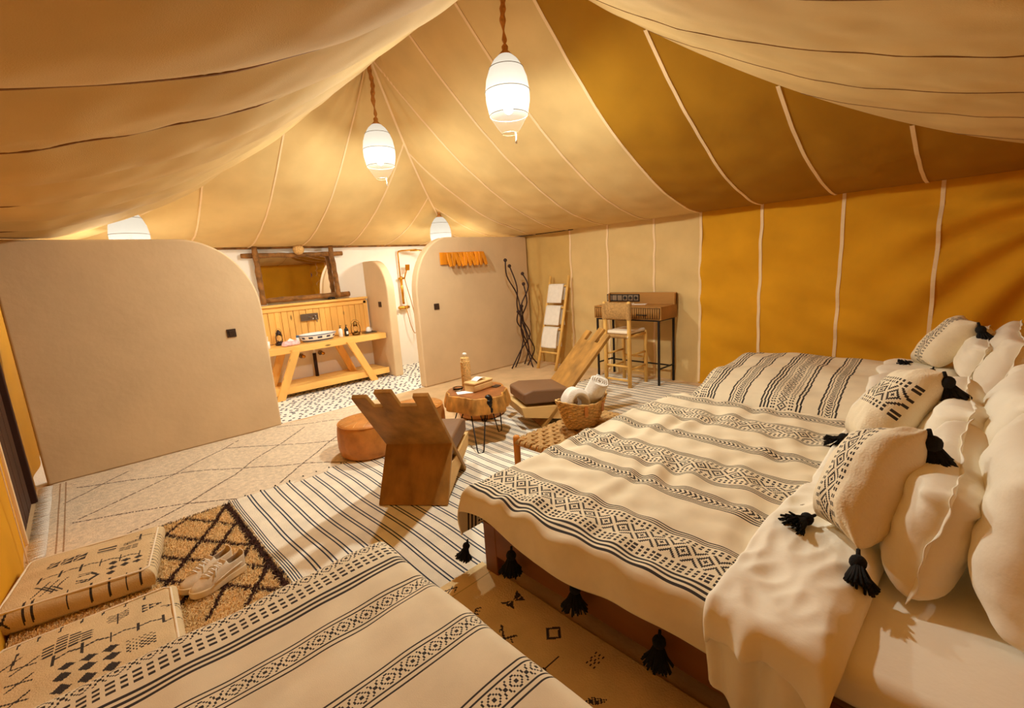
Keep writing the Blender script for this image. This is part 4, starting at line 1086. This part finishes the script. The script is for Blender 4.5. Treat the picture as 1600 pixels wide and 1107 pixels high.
def tassel_mb(p, d, s=1.0, seed=0, spread=.9, n=84):
    """cord, round head and a flared skirt of yarn strands hanging along d from p"""
    rg = random.Random(seed); p = Vector(p); d = Vector(d).normalized(); x = d.orthogonal().normalized(); y = d.cross(x); mb = MB()
    mb.tube([p, p+d*.03*s], [.006*s, .007*s], 6); c = p+d*.045*s
    mb.ball(c, .025*s, 10, 7)
    for k in range(n):
        a = rg.uniform(0, 2*PI); q = math.sqrt(rg.random()); o_ = (x*math.cos(a)+y*math.sin(a)); L = (.075+rg.uniform(-.008, .012))*s
        mb.tube([c+o_*.012*q*s+d*.008*s, c+o_*(.018+.016*spread*q)*s+d*(.02+L*.45)*s**0, c+o_*(.012+.052*spread*q)*s+d*(.018*s+L*(1-.18*q*spread))], [.0042*s, .0052*s, .0036*s], 4)
    return mb
for k, (y, z) in enumerate(((1.50, .295), (1.11, .318), (.73, .30), (1.845, .23))):
    if k < 3: pt = (1.305, y, z); d = (-.12, 0, -1)
    else: pt = (1.29, 1.83, .20); d = (-.3, .1, -1)
    obj('tassel', tassel_mb(pt, d, 1.0 if k < 3 else .8, k, .9), M_yarn, b1, smooth=True)
# turned down duvet and the sheet below it
nD = mknoise(2.2, 9, 61); nE = mknoise(6, 9, 62)
def fold_piece(X0, UW, ya, yb, zt, zb, drop, seed, xin=0, wr=1.0, slope=.0, hemk=.04):
    nd = mknoise(2.0, 9, seed); ne = mknoise(5.5, 9, seed+1)
    def pos(u, v):
        # v runs 0..1 from the head edge to the foot edge
        dl = drop-u; dr = u-(drop+UW)
        st = 1+hemk*np.sin(v*5+seed)+slope*(1-v)
        ol, nl_ = edge(dl*st, .055, .10); orr, nr_ = edge(dr, .05)
        x = np.where(dl > 0, X0-ol, np.where(dr > 0, X0+UW+orr, X0+(u-drop)))
        y = ya+(yb-ya)*v+.012*nd(u*.5, v*.2)*np.clip(v, .2, 1)
        # rounded roll at the head edge
        ha = np.clip(v/.30, 0, 1); prof = zb+(zt-zb)*np.sqrt(np.clip(1-(1-ha)**2, 0, 1)); fz = np.clip((1-v)/.06, 0, 1)
        prof = prof-(zt-.502-.006)*(1-np.sqrt(np.clip(1-(1-fz)**2, 0, 1)))
        fl = np.clip((u-drop)/.1, 0, 1); dn = nl_+nr_
        tw = np.where(dl > 0, 1-.25*np.clip(dl/drop, 0, 1)*(1-v), 1)
        z = prof-dn+wr*(.003*nd(u, v*.5)-.0042*np.abs(ne(u*.8, v*.45))-.004*np.abs(nd(u*1.3+2, v*.9))+.005)
        x = x-np.where(dl > .02, wr*(.014*np.sin(v*9+seed+2*nd(v, u*.3)*.4)+.01)*np.clip(dl/.12, 0, 1), 0)
        y = y+np.where(dl > 0, (.5-v)*.05*np.clip(dl/drop, 0, 1), 0)
        return x, y, z
    return pos
f1 = fold_piece(1.312, 2.13, .20, .575, .535, .44, .135, 71, hemk=.12, slope=.25, wr=1.7)
dv = obj('duvet_fold', grid_mesh('duvet_fold', np.linspace(0, .135+2.12+.15, 130), np.linspace(0, 1, 40), f1), M_sheet, None, solid=-.022, sub=1,
         label='white duvet turned down across the head of the large double bed', cat='duvet')
f2 = fold_piece(1.352, 2.07, .225, .57, .50, .436, .31, 75, hemk=.14, slope=.1, wr=1.5)
obj('under_layer', grid_mesh('under_layer', np.linspace(0, .5, 60), np.linspace(0, 1, 34), f2), M_sheet, dv, solid=-.008)

# ------------------------------------------------------------------ pillows
def pillow(name, label, cat, cor, thick, m, group=None, flange=0, colf=None, n=(30, 30), pinch=.10, wr=.006, seed=1, pw=.42, back=1.0):
    A, B, C, D = [np.array(c, float) for c in cor]     # bottom near, bottom far, top far, top near
    ctr = (A+B+C+D)/4; nr = np.cross((B+C-A-D), (C+D-A-B)); nr = nr/np.linalg.norm(nr)
    if nr[1] < 0: nr = -nr
    nd = mknoise(.9, 8, seed); ne = mknoise(2.2, 8, seed+1)
    t = thing(name, label, cat, tuple(ctr), 0, group)
    def bil(a, b):
        u, v = (a+1)/2, (b+1)/2
        return (A*((1-u)*(1-v))[..., None]+B*(u*(1-v))[..., None]+C*(u*v)[..., None]+D*((1-u)*v)[..., None])-ctr
    def pos(sgn):
        def f(a, b):
            a2 = a*(1-pinch*(1-b*b)); b2 = b*(1-pinch*(1-a*a))
            h = thick*np.clip((1-a**4)*(1-b**4), 0, 1)**pw*(1-.12*(a*a+b*b)/2)
            cr = np.clip((a*a+b*b)-.9, 0, 1)
            h = h+np.clip(h/thick*3, 0, 1)*wr*(nd(a, b)+.6*ne(a, b)*(.5+cr)+cr*1.6*np.sin(np.arctan2(b, a)*26))
            p = bil(a2, b2)+nr*(sgn*h*(1 if sgn > 0 else back))[..., None]
            return p[..., 0], p[..., 1], p[..., 2]
        return f
    if colf: us = vs = np.linspace(-1, 1, n[0])
    else:
     us = np.sin(np.linspace(-1, 1, n[0])*PI/2)*.35+np.linspace(-1, 1, n[0])*.65; vs = np.sin(np.linspace(-1, 1, n[1])*PI/2)*.35+np.linspace(-1, 1, n[1])*.65
    bm = bmesh.new()
    for sg in (1, -1):
        me = grid_mesh('x', us, vs, pos(sg), (lambda u, v, sg=sg: colf(u, v, sg)) if colf else None); bm.from_mesh(me); bpy.data.meshes.remove(me)
    bmesh.ops.remove_doubles(bm, verts=bm.verts, dist=.0006); bmesh.ops.recalc_face_normals(bm, faces=bm.faces)
    me = bpy.data.meshes.new('cover'); bm.to_mesh(me); bm.free()
    me.polygons.foreach_set('use_smooth', np.ones(len(me.polygons), bool))
    obj('cover', me, m, t)
    if flange:
        k = 1+flange
        def fpos(a, b):
            a1, b1 = np.clip(a, -1, 1), np.clip(b, -1, 1); ea, eb = a-a1, b-b1
            a2 = a1*(1-pinch*(1-b1*b1))*.985+ea; b2 = b1*(1-pinch*(1-a1*a1))*.985+eb
            e = np.maximum(np.abs(ea), np.abs(eb))/flange
            p = bil(a2, b2)+nr*(.010*e*np.sin(a*4.3+b*5+seed)+.004*e*np.sin(a*17-b*13))[..., None]
            return p[..., 0], p[..., 1], p[..., 2]
        g = np.concatenate([np.linspace(-k, -1, 4)[:-1], np.linspace(-1, 1, 34), np.linspace(1, k, 4)[1:]])
        obj('flange', grid_mesh('flange', g, g, fpos, None, keep=lambda u, v: (np.abs(u) > 1) | (np.abs(v) > 1)), m, t, solid=.003)
    t['_n'] = [float(q) for q in nr]
    return t, ctr, [c-ctr for c in (A, B, C, D)]
def cush_col(axis, c, half, s=1.0):
    def f(u, v, sg):
        w = (u if axis == 0 else v); q = (v if axis == 0 else u)
        cc = 2/71*s; r = np.floor((w-c)/cc+half).astype(int); i = np.floor((q+1)/cc).astype(int); m = sg > 0
        pat = dashrow(r, i, (0, 1, 3, 4), 4, 2) | diam(r, i, 13, 7, 14) | dashrow(r, i, (22, 23, 25, 26), 4, 2)
        return pick(m & pat, [(.84, .73, .53), WV_D])
    return f
M_cush = mat('cushion_weave', (1,1,1,1), .92, .05, 8, .35, 120, attr=True)
def clean(t):
    if '_n' in t: del t['_n']
# --- big bed
t, c, k = pillow('tassel_cushion', 'cream cushion with black woven band and tassels at the near front of the big bed', 'cushion',
    [(1.80, .262, .575), (1.97, .43, .565), (2.36, .36, .80), (2.14, .14, .935)], .115, M_cush, 'tassel cushions', colf=cush_col(0, .36, 27), n=(72, 72), pinch=.06, seed=3, pw=.5)
for j, (i, d, s) in enumerate(((0, (-.5, -.1, -.35), 1.05), (1, (-.75, .35, -.10), 1.0), (3, (.10, -.25, -1), 1.25))): obj('tassel', tassel_mb(tuple(k[i]), d, s, 20+j), M_yarn, t, smooth=True)
clean(t)
t, c, k = pillow('tassel_cushion', 'cream cushion with a broad black woven band across the middle, second along the big bed', 'cushion',
    [(2.68, .385, .60), (2.98, .52, .575), (3.20, .30, .90), (2.92, .16, .985)], .115, M_cush, 'tassel cushions', colf=cush_col(1, .15, 13), n=(72, 72), pinch=.05, seed=5, pw=.5)
for j, (i, d, s) in enumerate(((1, (-.8, .3, -.25), 1.0), (3, (.25, -.3, -1), 1.25))): obj('tassel', tassel_mb(tuple(k[i]), d, s, 30+j), M_yarn, t, smooth=True)
clean(t)
for args in (
  ('flanged_pillow', 'white flanged pillow nearest the camera, behind the front tassel cushion', [(1.77, .125, .47), (2.42, .16, .47), (2.50, .05, .885), (1.915, .045, .80)], .125, .055, 7),
  ('flanged_pillow', 'white flanged pillow behind the second tassel cushion on the big bed', [(2.60, .15, .47), (3.22, .20, .47), (3.24, .09, .905), (2.72, .035, .86)], .12, .055, 8),
  ('large_pillow', 'large plain white pillow at the near head corner of the big bed', [(1.72, -.13, .46), (2.38, -.08, .46), (2.46, -.16, .98), (1.86, -.20, .96)], .15, .05, 9),
  ('large_pillow', 'large plain white pillow at the far head corner of the big bed', [(2.52, -.10, .46), (3.2, -.06, .46), (3.26, -.14, 1.0), (2.64, -.16, .97)], .14, .05, 10),
 ):
    t, c, k = pillow(args[0], args[1], 'pillow', args[2], args[3], M_sheet, 'white pillows', flange=args[4], n=(36, 36), seed=args[5], wr=.0085); clean(t)

# ------------------------------------------------------------------ far bed by the wall
bed_base('single_bed', 'single bed along the ochre tent wall beyond the big bed', 3.82, 5.42, -.34, 1.80, .30, .125, .435, None)
PR = np.array([(0, 3.70, .22), (.16, 3.74, .38), (.26, 3.82, .45), (.42, 3.97, .50), (.62, 4.16, .535), (.95, 4.48, .565), (1.4, 4.93, .575), (1.72, 5.25, .555), (1.86, 5.36, .50), (2.0, 5.40, .37), (2.12, 5.42, .26)])
nF = mknoise(1.6, 8, 81)
def bl2_pos(u, v):
    x = np.interp(u, PR[:, 0], PR[:, 1]); z0 = np.interp(u, PR[:, 0], PR[:, 2])
    for d in (.05, -.05, .1, -.1): x = x+np.interp(u+d, PR[:, 0], PR[:, 1]); z0 = z0+np.interp(u+d, PR[:, 0], PR[:, 2])
    x, z0 = x/5, z0/5
    of, nf_ = edge(v-1.74, .09, .15)
    y = np.where(v > 1.74, 1.74+of, v)
    z = np.maximum(z0-nf_+.010*nF(u, v)+.006*np.sin(u*16+v*9), .06)
    return x, y, z
def bl2_col(u, v):
    m = np.zeros(u.shape, bool); v2 = v-.09*(u-.3)/1.4
    r2, i2 = np.floor(v2/CELL).astype(int), np.floor(u/CELL).astype(int)
    def wide(r, i): return isin(r, (0, 1, 4, 5)) | dashrow(r, i, (9, 10, 12, 13), 4, 2) | diam(r, i, 21, 5, 10) | dashrow(r, i, (29, 30, 32, 33), 4, 2) | isin(r, (36, 37, 40, 41, 44, 45))
    def three(r, i): return isin(r, (0, 1, 4)) | chev(r, i, 6) | isin(r, (14, 17, 18))
    for c, f in ((1.375, three), (.965, wide), (.745, three), (1.61, band_big)): m |= f(r2-int(round(c/CELL)), i2)
    m |= (u < .02) & ((v*40 % 1) < .5)
    return weave_col(m)
obj('woven_blanket', grid_mesh('woven_blanket', np.arange(0, 343)*CELL, np.arange(81, 339)*CELL, bl2_pos, bl2_col), M_blanket, None, solid=-.010,
    label='cream woven blanket with black crosswise bands over the far single bed', cat='blanket')
def dv2_pos(u, v):
    U = u+.12; x, y, z = bl2_pos(U, np.full_like(u, .8)); y = .12+.53*v+.02*nD(u, v)
    hv = np.clip(v/.3, 0, 1); ft = np.clip((1-v)/.1, 0, 1)
    return x-.012*(u < .4), y, np.where(v < .3, .44+(z+.035-.44)*np.sqrt(np.clip(1-(1-hv)**2, 0, 1)), z+.012+.023*np.sqrt(ft))+.004*nD(u*2, v)
obj('duvet_fold', grid_mesh('duvet_fold', np.linspace(0, 1.86, 80), np.linspace(0, 1, 36), dv2_pos), M_sheet, None, solid=-.012, label='white duvet turned down across the head of the far single bed', cat='duvet')
t, c, k = pillow('tassel_cushion', 'cream tassel cushion standing on the far bed against the ochre wall', 'cushion',
    [(4.80, .325, .62), (5.02, .47, .60), (5.06, .20, 1.0), (4.78, .11, .985)], .115, M_cush, 'tassel cushions', colf=cush_col(0, .30, 27), n=(72, 72), pinch=.06, seed=13, pw=.5)
for j, (i, d, s) in enumerate(((1, (-.85, .35, -.1), 1.1), (0, (-.7, .1, -.6), 1.0), (3, (.05, -.35, -1), 1.3))): obj('tassel', tassel_mb(tuple(k[i]), d, s, 40+j), M_yarn, t, smooth=True)
clean(t)
for args in (
  ('flanged_pillow', 'white flanged pillow behind the tassel cushion on the far bed', [(4.52, .12, .58), (5.05, .17, .58), (5.04, .06, .93), (4.50, .035, .84)], .10, .05, 14),
  ('large_pillow', 'plain white pillow at the head of the far bed, right of the flanged one', [(4.28, .0, .50), (5.0, .04, .56), (5.0, -.10, .98), (4.44, -.13, .90)], .12, .05, 15)):
    t, c, k = pillow(args[0], args[1], 'pillow', args[2], args[3], M_sheet, 'white pillows', flange=args[4], n=(36, 36), seed=args[5], wr=.0085); clean(t)

# ------------------------------------------------------------------ nearest bed
bed_base('single_bed', 'single bed in the left foreground under the banded blanket', -.42, .735, -.34, 1.70, .30, .125, .435, None)
nG = mknoise(1.1, 8, 91); nJ = mknoise(3.5, 8, 92)
def bl3_pos(u, v):
    dr = u-1.165; df = v-1.705
    orr, nr_ = edge(dr, .07, .10); of, nf_ = edge(df, .05, .10)
    x = np.where(dr > 0, .73+orr, -.435+u); y = np.where(df > 0, 1.705+of, v); dn = (nr_**3+nf_**3)**(1/3)
    z = .498-dn+np.clip(1-dn/.05, 0, 1)*(.007*nG(u, v)+.0025*nJ(u, v)-.012*np.exp(-((v-1.30-.25*(u-.8))/.05)**2)*.6)
    x = x+np.where(dr > .05, .012*np.sin(v*12)*np.clip(dr/.2, 0, 1), 0)
    return x, y, z
def bl3_col(u, v):
    m = np.zeros(u.shape, bool)
    C3 = .0056; i = np.floor(u/C3).astype(int); r = np.floor((1.725-v)/C3).astype(int)      # rows counted from the hem towards the head
    m |= xo(r, i, 0) | (isin(r, (11, 12, 15, 16, 19, 20)) & (((i % 11) < 4) | (((i % 11) > 5) & ((i % 11) < 9)))) | isin(r, (26, 27, 30, 31, 34, 35))
    for c in (1.42, 1.125, .855, .58, .31):
        q = np.floor((c-v)/C3).astype(int); m |= isin(q, (0, 3, 14, 17)) | xo(q, i, 5)
    return weave_col(m)
obj('woven_blanket', grid_mesh('woven_blanket', np.arange(0, 262)*.0056, 1.725-np.arange(367, -42, -1)*.0056, bl3_pos, bl3_col), M_blanket, None, solid=-.010,
    label='pale woven blanket with narrow black bands over the nearest single bed', cat='blanket')

# ------------------------------------------------------------------ printed floor cushions
def floor_cushion(label, loc, rz, w, l, h, cv, seed):
    t = thing('floor_cushion', label, 'floor cushion', loc, rz, 'printed floor cushions')
    nz = mknoise(1.6, 8, seed); nk = mknoise(5, 8, seed+1)
    # unwrap: canvas covers top plus the four sides (side height h)
    W_, H_ = w+2*h, l+2*h
    def pos(u, v):
        a, b = u-W_/2, v-H_/2
        oa, na = edge(np.abs(a)-w/2, .035, -.02); ob, nb = edge(np.abs(b)-l/2, .035, -.02)
        x = np.where(np.abs(a) > w/2, np.sign(a)*(w/2-.035+oa+.0), a*(w/2-.035)/(w/2)); y = np.where(np.abs(b) > l/2, np.sign(b)*(l/2-.035+ob), b*(l/2-.035)/(l/2))
        dn = np.maximum(na, nb)
        puff = .018*(1-(2*a/w)**2).clip(0, 1)*(1-(2*b/l)**2).clip(0, 1)
        z = np.maximum(h-dn*1.0+puff+.004*nz(u, v)+.0018*nk(u, v), .002)
        bul = .014*np.sin(np.clip(dn/h, 0, 1)*PI)
        return x+np.sign(a)*np.where(na > 0, bul, 0), y+np.sign(b)*np.where(nb > 0, bul, 0), z
    obj('cover', grid_mesh('cover', cv.us(), cv.vs(), pos, lambda u, v: pick(cv.at(u, v), [(.70, .53, .30), (.045, .036, .032)])), M_mud, t)
    pp = [(sx*(w/2-.012), sy*(l/2-.012), h-.004) for sx, sy in ((-1, -1), (1, -1), (1, 1), (-1, 1))]
    q = []
    for i in range(4):
        a, b = Vector(pp[i]), Vector(pp[(i+1) % 4])
        for f in (0.04, .25, .5, .75, .96): q.append(a.lerp(b, f))
    obj('piping', MB().tube(q, .0055, 6, closed=True), M_linen, t, smooth=True)
    obj('underside', MB().box((0, 0, .012), (w-.03, l-.03, .02)), M_linen, t)
    return t
def zig(cv, x0, y0, x1, y1, n, t=.008, amp=.012, tick=.03):
    pts = []
    for i in range(n*2+1):
        f = i/(n*2); pts.append((x0+(x1-x0)*f, y0+(y1-y0)*f+(amp if i % 2 else 0)))
    cv.line(pts, t)
    for i in range(n+1):
        f = i/n; x, y = x0+(x1-x0)*f, y0+(y1-y0)*f; cv.line([(x, y-tick), (x, y+tick)], t)
def lozs(cv, x, y, cols, rows, s, skip=()):
    for i in range(cols):
        for j in range(rows):
            if (i, j) in skip: continue
            cx, cy = x+i*s*1.5+(j % 2)*.0, y+j*s*1.25; cv.poly([(cx-s*.62, cy), (cx, cy+s*.5), (cx+s*.62, cy), (cx, cy-s*.5)])
h, w, l = .12, .60, .54
cv = Canvas(w+2*h, l+2*h, .0058); o = h
zig(cv, o+.10, o+.20, o+.56, o+.20, 5, .009, .014, .038)
for i in range(3):
    for j in range(2):
        x, y = o+.10+.062*i, o+.32+.05*j; cv.poly([(x, y), (x+.055, y+.045), (x+.055, y)]); cv.poly([(x, y+.045), (x+.025, y+.045), (x, y+.01)])
for i in range(11): cv.line([(o+.335, o+.345+.007*i), (o+.42, o+.345+.007*i)], .0045)
for j in range(3): cv.dash([(o+.45, o+.30+.022*j), (o+.55, o+.30+.022*j)], .011, .016, .012)
for j in range(3): cv.line([(o+.46, o+.375+.012*j), (o+.55, o+.40+.012*j)], .006)
cv.line([(o+.52, o+.46), (o+.60, o+.46)], .007); cv.line([(o+.54, o+.42), (o+.54, o+.49)], .008)
lozs(cv, o+.44, o+.06, 3, 3, .040, ((2, 0), (1, 0)))
for q in (0, .02): cv.line([(o+.29, o+.04+q), (o+.345, o+.035+q*.5), (o+.385-q*.5, o+.075), (o+.345, o+.12-q*.5), (o+.29, o+.12-q)], .008)
for i in range(3): cv.line([(o+.10+.04*i, o+.02), (o+.16+.04*i, o+.13)], .007); cv.line([(o+.10+.04*i, o+.12-.02*i), (o+.19+.02*i, o+.03)], .007)
for f in (.08, .115): cv.line([(o+f, .02), (o+f+.005, o+.01)], .010)
for f in (.26, .36, .44, .52, .585): cv.line([(o+f, .03), (o+f, o+.004)], .010)
for j in range(13): cv.line([(o+w+.01, o+.02+.036*j), (o+w+.10, o+.035+.036*j)], .006); cv.line([(.03, o+.02+.036*j), (o-.02, o+.035+.036*j)], .006)
cv.line([(o+.02, .03), (o+.0, .06), (o+.02, .1)], .009)
floor_cushion('printed cotton floor cushion at the back left, nearest the pale rug', (-.195, 3.31, .03), -.19, w, l, h, cv, 101)
h, w, l = .12, .62, .62
cv = Canvas(w+2*h, l+2*h, .0058); o = h
zig(cv, o+.20, o+.34, o+.60, o+.34, 4, .010, .016, .036)
for j in range(6):
    for i in range(4):
        if i+j < 7 and not (i == 0 and j > 3): cv.dash([(o+.16+.045*i, o+.40+.024*j), (o+.195+.045*i, o+.40+.024*j)], .013, .005, .004)
for k in range(5): cv.line([(o+.385, o+.485+.014*k), (o+.425, o+.475+.014*k), (o+.465, o+.50+.014*k)], .0055)
cv.line([(o+.425, o+.44), (o+.425, o+.54)], .007)
for i in range(3):
    for j in range(3-i): cv.poly([(o+.52+.03*i, o+.46+.03*j+.015*i), (o+.548+.03*i, o+.46+.03*j+.015*i+.012), (o+.52+.03*i, o+.485+.03*j+.015*i)])
lozs(cv, o+.24, o+.12, 3, 2, .055); lozs(cv, o+.25, o+.25, 3, 1, .05)
for i in range(10):
    for j in range(8): 
        if (i+j) % 2: cv.poly([(o+.455+.011*i, o+.16+.012*j), (o+.464+.011*i, o+.16+.012*j), (o+.464+.011*i, o+.169+.012*j), (o+.455+.011*i, o+.169+.012*j)])
for k in range(3): 
    cv.line([(o+.06, o+.14+.12*k), (o+.14, o+.20+.12*k)], .009); cv.line([(o+.05, o+.19+.12*k), (o+.14, o+.15+.12*k)], .008)
cv.line([(o-.02, o+.44), (o+.08, o+.50)], .009); cv.line([(o+.05, o+.43), (o+.06, o+.55)], .009)
for f in (.05, .12, .20, .28, .36, .45, .53): cv.line([(o+f, o+l-.02), (o+f+.006, o+l+.02)], .009)
cv.line([(o+w-.02, o+.3), (o+w+.06, o+.33)], .008); cv.line([(o+w+.0, o+.44), (o+w+.07, o+.48)], .008); cv.line([(o+w-.02, o+.46), (o+w+.06, o+.43)], .007)
floor_cushion('printed cotton floor cushion in front, tucked against the nearest bed', (-.215, 2.45, .03), -.06, w, l, h, cv, 103)

# ------------------------------------------------------------------ trainers
def shoe(loc, rz, side, label):
    t = thing('trainer', label, 'shoe', loc, rz, 'white trainers')
    st = [(-.135, .026, .0), (-.128, .034, .0), (-.10, .038, 0), (-.05, .037, 0), (0, .040, .002*side), (.05, .047, .006*side), (.09, .047, .008*side), (.12, .036, .008*side), (.138, .020, .006*side), (.143, .006, .005*side)]
    n = 14
    # sole
    out = [(x, c+w_) for x, w_, c in st]+[(x, c-w_) for x, w_, c in st[::-1]]
    obj('sole', MB().prism([(x*1.02, y*1.08) for x, y in out], lambda p, tt: (p[0], p[1], tt+.008*max(0, (p[0]-.06)/.08)**2), 0, .036), M_sole, t, bevel=.006, seg=3)
    hts = {0: .110, 1: .116, 2: .112, 3: .108, 4: .104, 5: .088, 6: .070, 7: .060, 8: .050, 9: .036}
    vs = []; fs = []; m = 17
    for i, (x, w_, c) in enumerate(st):
        for k in range(m):
            a = PI*k/(m-1); hh = hts[i]-.024
            ca, sa = math.cos(a), math.sin(a)
            vs.append((x+(-.012 if i < 2 else 0)*sa, c+w_*1.0*(abs(ca)**.75)*(1 if ca > 0 else -1), .026+hh*sa**.8))
    for i in range(len(st)-1):
        for k in range(m-1):
            if 1 <= i <= 2 and 4 <= k < 12: continue
            fs.append((i*m+k, i*m+k+1, (i+1)*m+k+1, (i+1)*m+k))
    fs.append(tuple(range(m)))
    obj('upper', MB().add(vs, fs), M_shoe, t, smooth=True, solid=-.004, sub=1)
    obj('lining', MB().box((-.07, 0, .045), (.12, .055, .03)), M_lining, t, bevel=.01)
    obj('tongue', MB().add([(-.005, -.02, .085), (-.005, .02, .085), (-.035, .022, .118), (-.035, -.022, .118), (-.012, -.02, .083), (-.012, .02, .083), (-.042, .02, .114), (-.042, -.02, .114)], [(0, 1, 2, 3), (7, 6, 5, 4), (0, 4, 5, 1), (1, 5, 6, 2), (2, 6, 7, 3), (3, 7, 4, 0)]), M_shoe, t)
    for k in range(5):
        x = .068-.017*k; z = .088+.006*k
        obj('lace', MB().tube([(x, -.026, z-.004), (x-.006, 0, z+.007), (x-.012, .026, z-.004)], .0034, 5), M_paper, t, smooth=True)
    obj('lace_loop', MB().tube([(.0, 0, .104), (.025, .03, .10), (.04, .042, .075), (.03, .03, .085), (0, 0, .104), (.022, -.03, .10), (.036, -.043, .072)], .003, 5), M_paper, t, smooth=True)
    obj('side_panel', MB().tube([(.055, side*-.050, .046), (.01, side*-.047, .055), (-.05, side*-.043, .062), (-.11, side*-.040, .066)], .004, 5), M_shoe, t, smooth=True)
    return t
shoe((.265, 2.84, .035), PI+.42, 1, 'worn white trainer on the shag rug, the one farther from the bed')
shoe((.305, 2.745, .035), PI+.40, -1, 'worn white trainer on the shag rug, the one nearer the bed')
